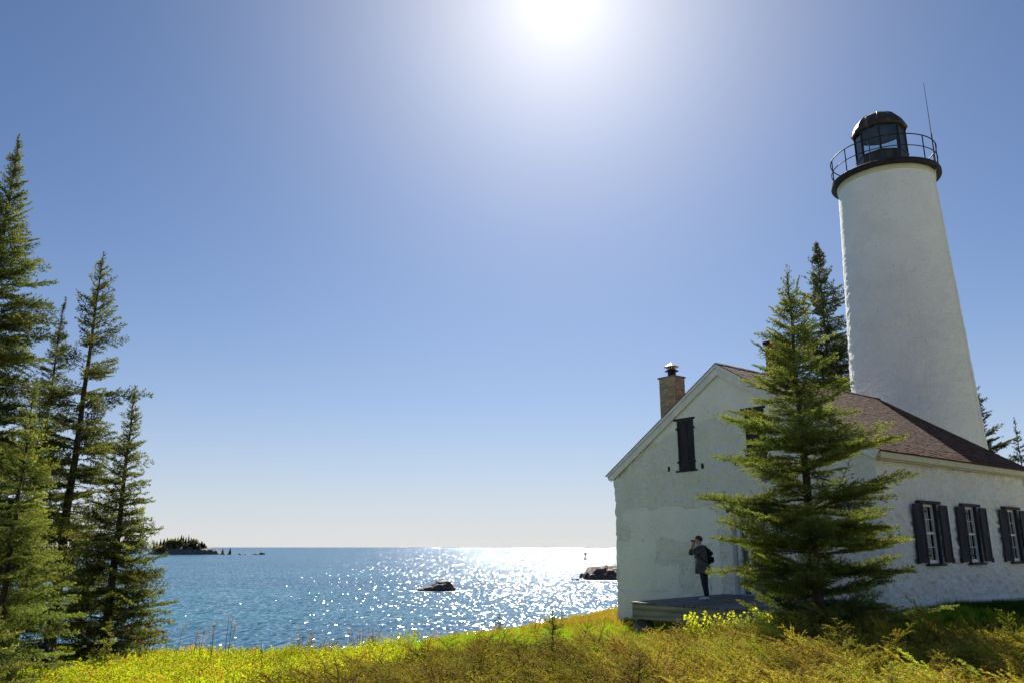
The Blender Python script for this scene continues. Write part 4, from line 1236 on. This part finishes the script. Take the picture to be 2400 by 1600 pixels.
scatter('lawn', 'green lawn under the side windows, shade painted into its colour', 'grass', M['leaf'], pts, GP, lambda k, x, rs: np.array((0.045, 0.085, 0.02)) * rs.uniform(.7, 1.2), rs, 0.5, 0.9, 0.12)  # same tufts as the grass, tint darkened to carry the shade
# brown green heath on the crest
HP = [sprig(400 + i, 0.24, 26, 0.022, 0.006, 0.7, stems=5) for i in range(10)]
pts = sample(5200, w_heath, (-5, 12, 14, 38), rs)
def hcol(k, x, rs):
    r = rs.random()
    if r < .28: return np.array((0.32, 0.17, 0.07)) * rs.uniform(.7, 1.2)
    if r < .68: return np.array((0.32, 0.28, 0.06)) * rs.uniform(.7, 1.2) * (1 + .4 * k)
    return np.array((0.33, 0.33, 0.04)) * rs.uniform(.8, 1.2)
pts[:, 2] += rs.uniform(-.02, .10, len(pts))
scatter('heath', 'rusty brown and olive low heath along the headland crest', 'heath', M['leaf'], pts, HP, hcol, rs, 0.7, 1.3, 0.3)
# juniper carpet
def jproto(seed):
    T, tip, wd = branch_proto(0.55, seed, nl=0.017, nw=0.0055, sp=0.009, per=3, wid=0.40, gap=0.05, sub=True, bare=0.12, flat=0.3)
    m = np.array(Matrix.Rotation(-math.radians(38), 3, 'Y'))
    T = T.copy(); T[..., 2] += -0.55 * T[..., 0] ** 2
    return (T @ m.T, wd)
JP = [jproto(500 + i) for i in range(12)]
pts = sample(5200, w_juniper, (-7, 12.5, 7.5, 21), rs)
mound = (1 - 0.75 * deck_near(pts[:, 0], pts[:, 1])) * (0.30 + 0.22 * fbm(pts[:, 0] * .7, pts[:, 1] * .7, seed=107) + 0.10 * np.clip(pts[:, 0] / 6, -1, 1))
pts[:, 2] += np.clip(mound, 0.05, .6) * rs.uniform(0.15, 1.0, len(pts))
def jcol(k, x, rs):
    r = rs.random()
    c = np.array((0.36, 0.325, 0.058)) if r > .36 else (np.array((0.24, 0.175, 0.06)) if r > .14 else np.array((0.31, 0.37, 0.06)))
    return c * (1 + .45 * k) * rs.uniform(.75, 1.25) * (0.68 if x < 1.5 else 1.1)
def jyaw(x, y, rs): return rs.normal(2.4, 1.2)
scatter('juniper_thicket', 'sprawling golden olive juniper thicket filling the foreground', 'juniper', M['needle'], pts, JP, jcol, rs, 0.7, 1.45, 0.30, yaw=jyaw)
#MARK3
# ------------------------------------------------------------------ single plants of the foreground
def plant(name, x, y, T, C, label, cat, mat='leaf', group=None, dz=0.0, part='foliage', stem=None):
    root = empty(name, on_ground(x, y, dz)); tag(root, label, cat, group)
    fo = soup(part, T, np.clip(C, .004, 1), M[mat], root); fo['kind'] = 'stuff'
    if stem is not None: stem.build('stem', M['bark'], root)
    return root

def bush(seed, n, H, R, ll, lw, cols, nl=18):
    rs = np.random.RandomState(seed); TT, CC = [], []; st = MB()
    for i in range(n):
        a = rs.uniform(0, 6.28); r = R * math.sqrt(rs.random()) * 0.6
        h = H * rs.uniform(0.55, 1.0)
        b0 = np.array([r * .3 * math.cos(a), r * .3 * math.sin(a), 0]); tp = np.array([r * 1.6 * math.cos(a), r * 1.6 * math.sin(a), h])
        st.tube([tuple(b0), tuple((b0 + tp) / 2 + rs.normal(0, .03, 3)), tuple(tp)], [.008, .006, .003], 5)
        t = rs.uniform(0.3, 1.0, nl)
        P = b0 + (tp - b0) * t[:, None] + rs.normal(0, .035, (nl, 3))
        D = rs.normal(size=(nl, 3)); D[:, 2] += .4; D = unit(D)
        Q = leaf_quads(P, D, ll * rs.uniform(.6, 1.2, nl), lw * rs.uniform(.7, 1.2, nl), rs)
        c = np.array(cols[rs.randint(len(cols))]) * rs.uniform(.8, 1.2)
        TT.append(Q); CC.append(np.tile(c, (len(Q), 1)) * rs.uniform(.8, 1.2, (len(Q), 1)))
    return np.concatenate(TT), np.concatenate(CC), st
LIME = [(0.42, 0.47, 0.06), (0.48, 0.50, 0.08), (0.34, 0.40, 0.05)]
for i, (x, y, H, R, n, lab) in enumerate(((4.15, 18.6, 1.0, 0.40, 16, 'tall lime green leafy shoot before the timber deck edge'),
                                          (4.95, 18.0, 0.95, 0.70, 34, 'bright lime green shrub at the foot of the spruce, deck side'),
                                          (5.6, 17.5, 0.9, 0.55, 26, 'lime green shrub right against the spruce trunk'))):
    T, C, st = bush(700 + i, int(n * 1.8), H, R, .075, .032, LIME, 24)
    plant('leafy_shrub', x, y, T, C, lab, 'shrub', group='lime green shrubs before the deck', stem=st)
# reddish shrubs at the water's edge
RED = [(0.24, 0.10, 0.06), (0.30, 0.15, 0.07), (0.20, 0.09, 0.06), (0.26, 0.18, 0.07)]
redspots = [(-6.05, 22.9), (-5.7, 23.1), (-5.35, 23.3), (-4.95, 23.0), (-4.6, 23.4), (-4.25, 23.5), (-3.9, 23.8)]
for i, (x, y) in enumerate(redspots):
    T, C, st = bush(720 + i, 10 + (i * 5) % 7, 0.62 + 0.14 * ((i * 3) % 4), .34, .045, .012, RED, 22)
    plant('reddish_shrub', x, y, T, C, 'reddish brown shrub, ' + ('first', 'second', 'third', 'fourth', 'fifth', 'sixth', 'last')[i] + ' from the left in the water edge clump', 'shrub', group='reddish shrubs at the water edge', stem=st)
ORD = 'first second third fourth fifth sixth seventh eighth ninth tenth eleventh twelfth thirteenth fourteenth fifteenth sixteenth seventeenth'.split()
# dry flower stalks standing above the yellow shrubs
rs2 = np.random.RandomState(77)
stalks = sorted([(-9.9, 19.6), (-9.3, 20.2), (-8.9, 20.6), (-8.75, 20.3), (-8.3, 20.5), (-8.0, 20.0), (-7.75, 20.6), (-7.5, 20.2), (-7.25, 20.5), (-6.95, 19.6), (-6.7, 19.8), (-6.5, 19.4), (-8.5, 19.9), (-9.6, 20.4)], key=lambda p: p[0] / p[1])
for i, (x, y) in enumerate(stalks):
    H = rs2.uniform(1.0, 1.4)
    st = MB(); lean = rs2.normal(0, .08, 2)
    tops = [np.array([lean[0] * H, lean[1] * H, H])]
    st.tube([(0, 0, 0), (lean[0] * H * .4, lean[1] * H * .4, H * .5), tuple(tops[0])], [.008, .007, .004], 5)
    if rs2.random() < .5:
        q = np.array([lean[0] * H + rs2.normal(0, .12), lean[1] * H, H * .85]); st.tube([(lean[0] * H * .4, lean[1] * H * .4, H * .5), tuple(q)], [.005, .003], 5); tops.append(q)
    TT = []
    for tp in tops:
        n = 16; P = tp + np.column_stack([rs2.normal(0, .028, (n, 2)), rs2.uniform(-.16, .03, n)]); D = unit(rs2.normal(size=(n, 3)) + np.array([0, 0, .6]))
        TT.append(leaf_quads(P, D, rs2.uniform(.03, .06, n), rs2.uniform(.008, .016, n), rs2))
    T = np.concatenate(TT); c = np.array([(0.34, 0.22, 0.10), (0.40, 0.30, 0.10), (0.26, 0.17, 0.09)][i % 3])
    plant('dry_stalk', x, y, T, np.tile(c, (len(T), 1)) * rs2.uniform(.7, 1.2, (len(T), 1)), 'dry brown seed stalk, ' + ORD[i] + ' from the spruces along the shore', 'stalk', 'dry', 'dry stalks by the left shore', part='seed_head', stem=st)
# bare branching twigs
def twig(x, y, H, seed, label, n=6, r=.011):
    rs = np.random.RandomState(seed); mb = MB()
    pts = [np.array([0, 0, -.05])]
    for k in range(6): pts.append(pts[-1] + np.array([rs.normal(0, .03), rs.normal(0, .02), H / 6]))
    mb.tube([tuple(p) for p in pts], list(np.linspace(r, r * .35, 7)), 6)
    o = mb.build('bare_twig', M['bark']); o.location = on_ground(x, y); tag(o, label, 'twig')
    for k in range(n):
        i = rs.randint(2, 6); d = np.array([rs.choice([-1, 1]) * rs.uniform(.5, 1), rs.normal(0, .5), rs.uniform(.6, 1.2)]); d /= np.linalg.norm(d); ln = rs.uniform(.1, .3) * H
        b = MB().tube([tuple(pts[i]), tuple(pts[i] + d * ln * .6 + rs.normal(0, .01, 3)), tuple(pts[i] + d * ln)], [r * .5, r * .4, r * .2], 5).build('shoot', M['bark'], o)
twig(-4.95, 16.6, 1.05, 5, 'thin bare branching twig standing in the yellow shrubs', 9)
twig(-5.9, 16.2, 0.85, 6, 'bare forked twig leaning over the yellow shrubs', 6)
twig(3.55, 14.6, 0.75, 7, 'dark bare stick poking up through the juniper', 2)
twig(8.9, 13.2, 0.8, 8, 'pale dead twig above the juniper at right', 3, .007)
# ferns
def fern(x, y, seed, L, col, label, n=3, dz=.25, yaw0=None):
    rs = np.random.RandomState(seed); TT = []; st = MB()
    for f in range(n):
        az = (rs.uniform(0, 6.28) if yaw0 is None else yaw0 + rs.normal(0, .35)); u = np.linspace(0, 1, 12)
        sp = np.column_stack([np.cos(az) * u * L, np.sin(az) * u * L, .45 * L * np.sin(u * 2.2)])
        st.tube([tuple(p) for p in sp[::3]] + [tuple(sp[-1])], .004, 5)
        sd = np.array([-math.sin(az), math.cos(az), 0])
        for k in range(1, 12):
            for sg in (-1, 1):
                ln = .34 * L * (1 - u[k]) ** .7 + .02
                D = unit((sd * sg + np.array([math.cos(az), math.sin(az), 0]) * .45 + np.array([0, 0, -.15]))[None])
                TT.append(leaf_quads(sp[k][None], D, np.array([ln]), np.array([ln * .17]), rs, .1))
    T = np.concatenate(TT)
    plant('fern', x, y, T, np.tile(np.array(col), (len(T), 1)) * rs.uniform(.85, 1.15, (len(T), 1)), label, 'fern', dz=dz, part='frond', stem=st)
fern(-0.35, 15.2, 3, .42, (0.50, 0.52, 0.05), 'bright yellow green fern fronds in the central juniper', 3, .25, 2.9)
fern(3.3, 14.0, 4, .35, (0.55, 0.24, 0.06), 'withered orange fern beside the bare stick', 3, .2)
fern(3.35, 19.6, 5, .4, (0.38, 0.14, 0.06), 'rusty red fern in front of the deck corner', 2, .15)

# birch boughs reaching in from the right
bt = empty('birch_tree', on_ground(25.6, 35.0)); tag(bt, 'leafy birch bough just entering at the right edge', 'tree')
rs = np.random.RandomState(9)
n = 2600
P = rs.normal(size=(n, 3)); P = unit(P) * (rs.random((n, 1)) ** .4) * np.array([2.1, 2.0, 1.7]) + np.array([0, 0, 9.6])
k = fbm(P[:, 0] * 1.1, P[:, 1] * 1.1, P[:, 2] * 1.1, 17) > -.08; P = P[k]
D = unit(rs.normal(size=P.shape) + np.array([0, 0, -.6]))
T = leaf_quads(P, D, rs.uniform(.05, .085, len(P)), rs.uniform(.018, .03, len(P)), rs)
soup('crown', T, np.array((0.26, 0.27, 0.05)) * rs.uniform(.6, 1.3, (len(T), 1)), M['leaf'], bt)
mb = MB(); mb.tube([(0, 0, -.3), (.1, 0, 4), (.05, .1, 8), (0, .1, 10.8)], [.16, .13, .08, .02], 8)
for k in range(14):
    a = rs.uniform(0, 6.28); h = rs.uniform(7.2, 10.2); e = np.array([math.cos(a) * 1.5, math.sin(a) * 1.4, h + rs.uniform(-.2, .9)]); mb.tube([(.05, .1, h - .5), tuple(e)], [.035, .008], 5)
mb.build('trunk', M['bark'], bt)

# dark rounded object, not identified, between the left firs
P, Fc = boulder(0, 0, .35, .55, .4, .62, 91, 3, .2)
o = link('dark_object', mesh_data('dark_object', P, Fc, True), None, noise_mat('black_object', (0.006, 0.006, 0.007), (0.02, 0.018, 0.018), 6, 0.8, .02, 14))
o.location = on_ground(-10.35, 18.3, .05); tag(o, 'black rounded object half hidden behind the fir branches', 'dark_object')

# ------------------------------------------------------------------ lake rocks, islands, buoy
def lake_rock(name, x, y, rx, ry, rz, seed, label, mat='rock', n=4, amp=.35, sub=0.25):
    P, Fc = boulder(0, 0, 0, rx, ry, rz, seed, n, amp)
    o = link(name, mesh_data(name, P, Fc), None, M[mat]); o.location = (x, y, -rz * sub)
    tag(o, label, 'rock'); return o
P, Fc = boulder(0, 0, 0, 1, 1, 1, 41, 4, .22)
P[:, 0] = P[:, 0] * 2.75; P[:, 1] *= 1.7; tt = P[:, 0] / 5.5 + .5; P[:, 2] = P[:, 2] * 1.35 * (0.18 + 0.82 * sstep(0.0, 0.72, tt)) * (1 - 0.45 * sstep(0.82, 1.0, tt))
P[:, 2] += .12 * fbm(P[:, 0] * 1.6, P[:, 1] * 1.6, P[:, 2] * 1.6, 43)
o = link('wave_rock', mesh_data('wave_rock', P, Fc), None, M['rock']); o.location = (-10.8, 119, .15)
tag(o, 'brown humped rock breaking the water in mid lake', 'rock')
# rock shelf by the house corner
xs = np.linspace(-7.5, 26, 90); ys = np.linspace(-6, 8, 40)
X, Y = np.meshgrid(xs, ys)
edge = 5.2 + 1.2 * fbm(X * .22, Y * .22, seed=47) 
dl = np.minimum(np.minimum(X + 7.3, 27 - X), np.minimum(Y + 5.5, 8 - Y)) + .9 * fbm(X * .5, Y * .5, seed=48)
Zr = 2.55 * (0.55 * sstep(0.0, 0.6, dl) + 0.45 * sstep(0.3, 2.4, dl)) + .45 * fbm(X * .5, Y * .5, seed=49) * sstep(0, 1, dl) + .25 * vnoise(X * 1.7, Y * 1.7, seed=50) - .5
id_ = np.arange(X.size).reshape(X.shape)
q = np.stack([id_[:-1, :-1], id_[:-1, 1:], id_[1:, 1:], id_[1:, :-1]], -1).reshape(-1, 4)
o = link('rock_shelf', mesh_data('rock_shelf', np.stack([X, Y, Zr], -1).reshape(-1, 3), q), None, M['rock'])
o.location = (21.2, 162, 0); tag(o, 'dark flat topped rock shelf jutting out behind the house corner', 'rock')
# lichen-red turf along its top is part of the shelf
top = (Zr > 1.75)
ii = np.argwhere(top); rs = np.random.RandomState(3); sel = ii[rs.randint(len(ii), size=3800)]
P = np.stack([X[sel[:, 0], sel[:, 1]], Y[sel[:, 0], sel[:, 1]], Zr[sel[:, 0], sel[:, 1]]], 1) + rs.normal(0, .15, (len(sel), 3)) * np.array([1, 1, .1])
T = leaf_quads(P, unit(rs.normal(0, .4, P.shape) + np.array([0, 0, 1])), rs.uniform(.12, .3, len(P)), rs.uniform(.04, .08, len(P)), rs)
tf = soup('turf', T, np.array((0.20, 0.085, 0.05)) * rs.uniform(.6, 1.4, (len(T), 1)), M['dry'], o)
# small outlying rocks of the shelf
for i, (x, y, r) in enumerate(((12.9, 158, .8), (11.6, 158.5, .5))):
    lake_rock('shelf_rock', x, y, r, r * .8, r * .5, 150 + i, ('small wet rock', 'tiny wet rock')[i] + ' off the tip of the rock shelf', n=3)
# wooded island
def isle(name, x0, y0, w, dpt, h, seed, label):
    xs = np.linspace(-w / 2, w / 2, 70); ys = np.linspace(-dpt / 2, dpt / 2, 24)
    X, Y = np.meshgrid(xs, ys)
    dl = (1 - np.sqrt((X / (w / 2)) ** 2 + (Y / (dpt / 2)) ** 2)) * dpt / 2 + 1.6 * fbm(X * .12, Y * .12, seed=seed)
    Z = h * sstep(-.4, 2.6, dl) + .6 * h * sstep(2, 9, dl) + 1.0 * fbm(X * .35, Y * .35, seed=seed + 1) * sstep(0, 2, dl) - .8
    id_ = np.arange(X.size).reshape(X.shape)
    q = np.stack([id_[:-1, :-1], id_[:-1, 1:], id_[1:, 1:], id_[1:, :-1]], -1).reshape(-1, 4)
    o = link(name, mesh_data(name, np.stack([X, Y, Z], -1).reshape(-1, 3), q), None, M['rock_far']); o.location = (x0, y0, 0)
    tag(o, label, 'island', kind='structure')
    return lambda px, py: float(Z[np.argmin(np.abs(ys - (py - y0))), np.argmin(np.abs(xs - (px - x0)))])
def px_x(px, Y): return (px - 1176) / 1893.0 * Y           # photo column to metres at that distance
IY = 700.0
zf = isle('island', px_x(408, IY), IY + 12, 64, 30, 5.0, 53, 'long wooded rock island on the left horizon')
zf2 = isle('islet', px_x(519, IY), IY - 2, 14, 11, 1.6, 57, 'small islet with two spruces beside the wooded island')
def small_tree(name, x, y, z, H, R, seed, col, label, group, kind='spruce'):
    rs = np.random.RandomState(seed); TT = []
    n = 220
    if kind == 'spruce':
        t = rs.random(n) ** .8; a = rs.uniform(0, 6.28, n); r = R * (1 - t) * rs.uniform(.5, 1.1, n)
        P0 = np.column_stack([0 * t, 0 * t, t * H]); P1 = np.column_stack([np.cos(a) * r, np.sin(a) * r, t * H - .12 * r])
    else:
        d = unit(rs.normal(size=(n, 3))) * np.array([R, R, H * .42]); P0 = d * .55 + np.array([0, 0, H * .6]); P1 = d * rs.uniform(.8, 1.15, (n, 1)) + np.array([0, 0, H * .6])
    w = (P1 - P0); s = unit(np.cross(w, rs.normal(size=w.shape))) * (.55 if kind == 'spruce' else .7)
    T = np.concatenate([np.stack([P0 - s, P0 + s, P1 + s * .5], 1), np.stack([P0 - s, P1 + s * .5, P1 - s * .5], 1)])
    root = empty(name, (x, y, z)); tag(root, label, 'tree', group)
    soup('crown', T, np.array(col) * rs.uniform(.6, 1.3, (len(T), 1)), M['needle'], root)
    MB().tube([(0, 0, -1), (0, 0, H * .9)], [.22, .06], 6).build('trunk', M['bark'], root)
rs = np.random.RandomState(61)
SG_HAZED, BG = (0.10, 0.115, 0.08), (0.26, 0.24, 0.10)  # spruce green lightened and greyed, haze painted into the colour
spots = [(352, 7.5), (358, 9), (366, 10.5), (374, 8.5), (381, 10), (399, 12), (405, 10), (413, 12.5), (418, 11), (424, 13.2), (430, 12.5), (436, 10), (441, 9), (447, 7), (455, 8.5), (461, 6), (467, 4.5)]
for i, (px, H) in enumerate(spots):
    y = IY + 6 + rs.uniform(-5, 6); x = px_x(px, y)
    small_tree('island_spruce', x, y, max(zf(x, y) - .6, 0.2), H * .80, 3.4 * rs.uniform(.7, 1.2), 800 + i, SG_HAZED, 'dark spruce on the wooded island, ' + ORD[i] + ' from its left end', 'spruces on the wooded island')
for i, (px, H) in enumerate(((362, 6), (370, 7), (385, 8), (390, 9.5), (395, 8), (402, 7.5), (409, 7), (444, 7.5))):
    y = IY + 4 + rs.uniform(-5, 3); x = px_x(px, y)
    small_tree('island_birch', x, y, max(zf(x, y) - .6, .2), H * .85, 3.4, 830 + i, BG, 'pale olive broadleaf tree on the island, ' + ORD[i] + ' from its left end', 'broadleaf trees on the wooded island', 'birch')
for i, (px, H) in enumerate(((511, 4.5), (528, 5.5))):
    x = px_x(px, IY - 2); small_tree('islet_spruce', x, IY - 2, max(zf2(x, IY - 2) - .4, .2), H, 1.5, 850 + i, SG_HAZED, ('short spruce on the left of the small islet', 'pointed spruce on the right of the small islet')[i], None)
for i, (px, w, h) in enumerate(((552, 1.6, 1.8), (566, 2.2, .7), (577, 1.8, .6), (590, 4.2, 1.2), (601, 3.2, 2.0))):
    lake_rock('skerry', px_x(px, IY - 6), IY - 6, w, 2.0, h, 160 + i, ('round upright skerry beside the islet', 'low skerry second from the islet', 'smallest low skerry in the row', 'long flat skerry near the end of the row', 'highest skerry ending the row of rocks')[i], n=3, amp=.3)
# buoy
by = 430.0; bx = (1345 - 1176) / 1898.0 * by
bo = empty('channel_buoy', (bx, by, 0)); tag(bo, 'small dark channel buoy on the glittering water', 'buoy')
MB().lathe([(1.0, -.5), (1.1, .2), (.95, .55), (.3, .7)], 20).build('float', M['black_metal'], bo, smooth=True)
mb = MB()
for k in range(4):
    a = k * math.pi / 2 + .4; mb.tube([(.35 * math.cos(a), .35 * math.sin(a), .6), (.28 * math.cos(a), .28 * math.sin(a), 2.2)], .06, 6)
mb.build('mast', M['black_metal'], bo)
MB().lathe([(.1, 2.15), (.55, 2.2), (.6, 3.0), (.2, 3.3)], 14).build('topmark', M['black_metal'], bo)
#MARK4
# ------------------------------------------------------------------ the person on the deck
def skin_mesh(name, verts, edges, radii, root=0, sub=2):
    me = bpy.data.meshes.new(name); me.from_pydata(verts, edges, [])
    o = bpy.data.objects.new(name + '_tmp', me); COL.objects.link(o)
    o.modifiers.new('skin', 'SKIN').use_smooth_shade = True
    sv = me.skin_vertices[0].data
    for i, r in enumerate(radii):
        sv[i].radius = r if hasattr(r, '__len__') else (r, r); sv[i].use_root = (i == root)
    sb = o.modifiers.new('sub', 'SUBSURF'); sb.levels = sub; sb.render_levels = sub
    dg = bpy.context.evaluated_depsgraph_get()
    res = bpy.data.meshes.new_from_object(o.evaluated_get(dg)); res.name = name
    bpy.data.objects.remove(o); bpy.data.meshes.remove(me)
    res.polygons.foreach_set('use_smooth', np.ones(len(res.polygons), bool))
    return res
def plain(name, c, rough=.8, bump=.0): return noise_mat(name, tuple(k * .8 for k in c), tuple(min(k * 1.2, 1) for k in c), 12, rough, bump, 60)
M['skin'] = plain('skin', (0.45, 0.27, 0.19), .5); M['hair'] = plain('hair', (0.055, 0.03, 0.022), .6); M['coat'] = plain('grey_coat', (0.085, 0.085, 0.088), .9, .003)
M['jeans'] = plain('dark_jeans', (0.012, 0.02, 0.045), .85, .002); M['shoe'] = plain('white_shoe', (0.62, 0.66, 0.68), .6); M['pack'] = plain('black_pack', (0.012, 0.012, 0.012), .7, .003)
M['pack2'] = plain('brown_pack_pocket', (0.035, 0.027, 0.02), .75, .003); M['collar'] = plain('pale_collar', (0.42, 0.42, 0.38), .8)
pa, pt_ = 5.83, 2.29
ppos = (LX + pa * math.cos(TH) - pt_ * math.sin(TH), LY - pa * math.sin(TH) - pt_ * math.cos(TH), CAM_Z + dz(pt_) + 0.004)
person = empty('person', ppos, math.radians(8))
tag(person, 'person in a grey coat and dark jeans on the deck holding something to the eyes', 'person')
# facing -x; y>0 is the far side of the body. one continuous body
V, E_, R_ = [], [], []
def jt(p, r, par=None):
    V.append(p); R_.append(r)
    if par is not None: E_.append((par, len(V) - 1))
    return len(V) - 1
pel = jt((-.07, 0, .90), (.13, .16))
sp1 = jt((-.075, 0, 1.10), (.11, .14), pel); sp2 = jt((-.10, 0, 1.33), (.115, .16), sp1); nk = jt((-.125, 0, 1.50), .062, sp2)
nk2 = jt((-.145, 0, 1.565), .056, nk); hd = jt((-.165, 0, 1.645), (.088, .075), nk2); hd2 = jt((-.165, 0, 1.715), (.085, .073), hd)
face = jt((-.235, 0, 1.615), (.040, .045), hd); nose = jt((-.275, 0, 1.640), (.014, .012), face)
for sg in (-1, 1):
    sh = jt((-.11, .17 * sg, 1.42), .062, sp2); el = jt((-.385, .20 * sg, 1.25), .045, sh); wr = jt((-.335, .075 * sg, 1.49), .030, el)
    pm = jt((-.322, .055 * sg, 1.555), (.034, .022), wr)
    for k in range(4):
        f1 = jt((-.345 + .016 * k, .042 * sg, 1.595 + .006 * (k % 3)), .010, pm); jt((-.335 + .016 * k, .012 * sg, 1.622 + .005 * (k % 2)), .008, f1)
    t1 = jt((-.295, .045 * sg, 1.575), .011, pm); jt((-.287, .02 * sg, 1.60), .009, t1)
    ear = jt((-.15, .082 * sg, 1.645), (.018, .010), hd)
    hip = jt((-.065, .09 * sg, .86), .085, pel); kn = jt((-.045 + .02 * sg, .085 * sg, .46), .058, hip); an = jt((-.005 + .03 * sg, .085 * sg, .09), .038, kn); ft = jt((-.13 + .03 * sg, .09 * sg, .045), (.032, .036), an)
link('body', skin_mesh('body', V, E_, R_), person, M['skin'])
# trousers
V, E_, R_ = [], [], []
pel = jt((-.065, 0, .93), (.13, .155))
for sg in (-1, 1):
    hip = jt((-.06, .085 * sg, .84), .106, pel); kn = jt((-.045 + .02 * sg, .085 * sg, .46), .090, hip); an = jt((-.005 + .03 * sg, .085 * sg, .13), .074, kn); jt((-.002 + .03 * sg, .085 * sg, .085), .074, an)
link('trousers', skin_mesh('trousers', V, E_, R_), person, M['jeans'])
# coat: lofted torso flaring to the hem, sleeves skinned
def loft(rings, n=28, cap=True):
    mb = MB(); VV = []
    for (cx, cy, z, rx, ry) in rings:
        for k in range(n):
            a = 2 * math.pi * k / n
            VV.append((cx + rx * math.cos(a) * (1 + .03 * math.sin(5 * a + z * 9)), cy + ry * math.sin(a), z))
    Fc = [(i * n + k, i * n + (k + 1) % n, (i + 1) * n + (k + 1) % n, (i + 1) * n + k) for i in range(len(rings) - 1) for k in range(n)]
    if cap: Fc += [tuple(reversed(range(n))), tuple((len(rings) - 1) * n + k for k in range(n))]
    return mb.add(VV, Fc)
coat = loft([(-.085, 0, .715, .215, .235), (-.082, 0, .80, .205, .225), (-.08, 0, .95, .185, .205), (-.085, 0, 1.10, .165, .19), (-.095, 0, 1.25, .165, .205), (-.105, 0, 1.38, .150, .215), (-.112, 0, 1.45, .120, .185), (-.12, 0, 1.50, .085, .11), (-.125, 0, 1.525, .07, .075)]).build('coat', M['coat'], person, smooth=True)
V, E_, R_ = [], [], []
sp2 = jt((-.10, 0, 1.38), (.10, .13))
for sg in (-1, 1):
    sh = jt((-.11, .18 * sg, 1.415), .082, sp2); el0 = jt((-.27, .205 * sg, 1.31), .066, sh); el = jt((-.385, .20 * sg, 1.255), .062, el0); wr = jt((-.345, .10 * sg, 1.44), .047, el)
link('sleeves', skin_mesh('sleeves', V, E_, R_), coat, M['coat'])
loft([(-.125, 0, 1.49, .098, .112), (-.135, 0, 1.555, .078, .088), (-.128, 0, 1.56, .062, .07)]).build('collar', M['collar'], coat, smooth=True)
MB().box(-.302, -.292, -.012, .012, .73, 1.40).build('placket', M['pack'], coat)
# hair
P, Fc = boulder(-.150, 0, 1.700, .112, .098, .105, 5, 3, .06)
P[:, 2] = np.where((P[:, 0] < -.19) & (P[:, 2] < 1.70), 1.70, P[:, 2]); P[:, 2] = np.maximum(P[:, 2], 1.60)
link('hair', mesh_data('hair', P, Fc, True), person, M['hair'])
for sg in (-1, 1):
    x0 = .03 * sg
    sh = MB(); 
    rings = []
    for t, w, h in ((.03, .030, .06), (0, .045, .10), (-.08, .048, .085), (-.16, .05, .06), (-.22, .045, .045), (-.25, .02, .03)):
        rings.append([(t + x0 + .02, .09 * sg + w * math.cos(a), max(0.0, .5 * h + .5 * h * math.sin(a))) for a in np.linspace(0, 2 * math.pi, 12, endpoint=False)])
    VV = [p for r in rings for p in r]; n = 12
    Fc = [(i * n + k, i * n + (k + 1) % n, (i + 1) * n + (k + 1) % n, (i + 1) * n + k) for i in range(len(rings) - 1) for k in range(n)] + [tuple(reversed(range(n))), tuple((len(rings) - 1) * n + k for k in range(n))]
    sh.add(VV, Fc).build('shoe', M['shoe'], person, smooth=True)
# binoculars and backpack are things of their own
bn = empty('binoculars', (0, 0, 0)); tag(bn, 'small dark binoculars held up to the eyes of the person', 'binoculars')
for sg in (-1, 1): MB().tube([(-.272, .032 * sg, 1.648), (-.32, .032 * sg, 1.650), (-.375, .034 * sg, 1.652)], [.017, .022, .026], 12).build('barrel', M['pack'], bn)
MB().box(-.335, -.305, -.02, .02, 1.64, 1.658).build('bridge', M['pack'], bn)
bp_ = empty('backpack', (0, 0, 0)); tag(bp_, 'black backpack with brown front pocket worn by the person', 'backpack')
def rbox(x0, x1, y0, y1, z0, z1, mat, name, parent, bev):
    o = MB().box(x0, x1, y0, y1, z0, z1).build(name, mat, parent)
    bm = bmesh.new(); bm.from_mesh(o.data); bmesh.ops.bevel(bm, geom=bm.edges[:], offset=bev, segments=3, affect='EDGES'); bm.to_mesh(o.data); bm.free()
    o.data.polygons.foreach_set('use_smooth', np.ones(len(o.data.polygons), bool)); return o
bag = rbox(.02, .20, -.155, .155, .98, 1.48, M['pack'], 'bag', bp_, .06)
for v in bag.data.vertices:
    v.co.x -= .10 * max(0, (v.co.z - 1.30)) / .2; 
rbox(.185, .255, -.11, .11, 1.02, 1.20, M['pack'], 'lower_pocket', bp_, .03)
rbox(.160, .235, -.11, .11, 1.23, 1.36, M['pack2'], 'upper_pocket', bp_, .03)
MB().tube([(.03, -.02, 1.47), (.045, -.015, 1.52), (.045, .015, 1.52), (.03, .02, 1.47)], .009, 6).build('carry_loop', M['pack'], bp_)
for sg in (-1, 1):
    MB().tube([(.03, .12 * sg, 1.43), (-.06, .125 * sg, 1.515), (-.17, .13 * sg, 1.49), (-.262, .135 * sg, 1.36), (-.245, .165 * sg, 1.20), (-.12, .205 * sg, 1.10), (.05, .145 * sg, 1.02)], .018, 6).build('strap', M['pack'], bp_)
for o in (bn, bp_): o.location = ppos; o.rotation_euler = (0, 0, math.radians(8))
#MARK5
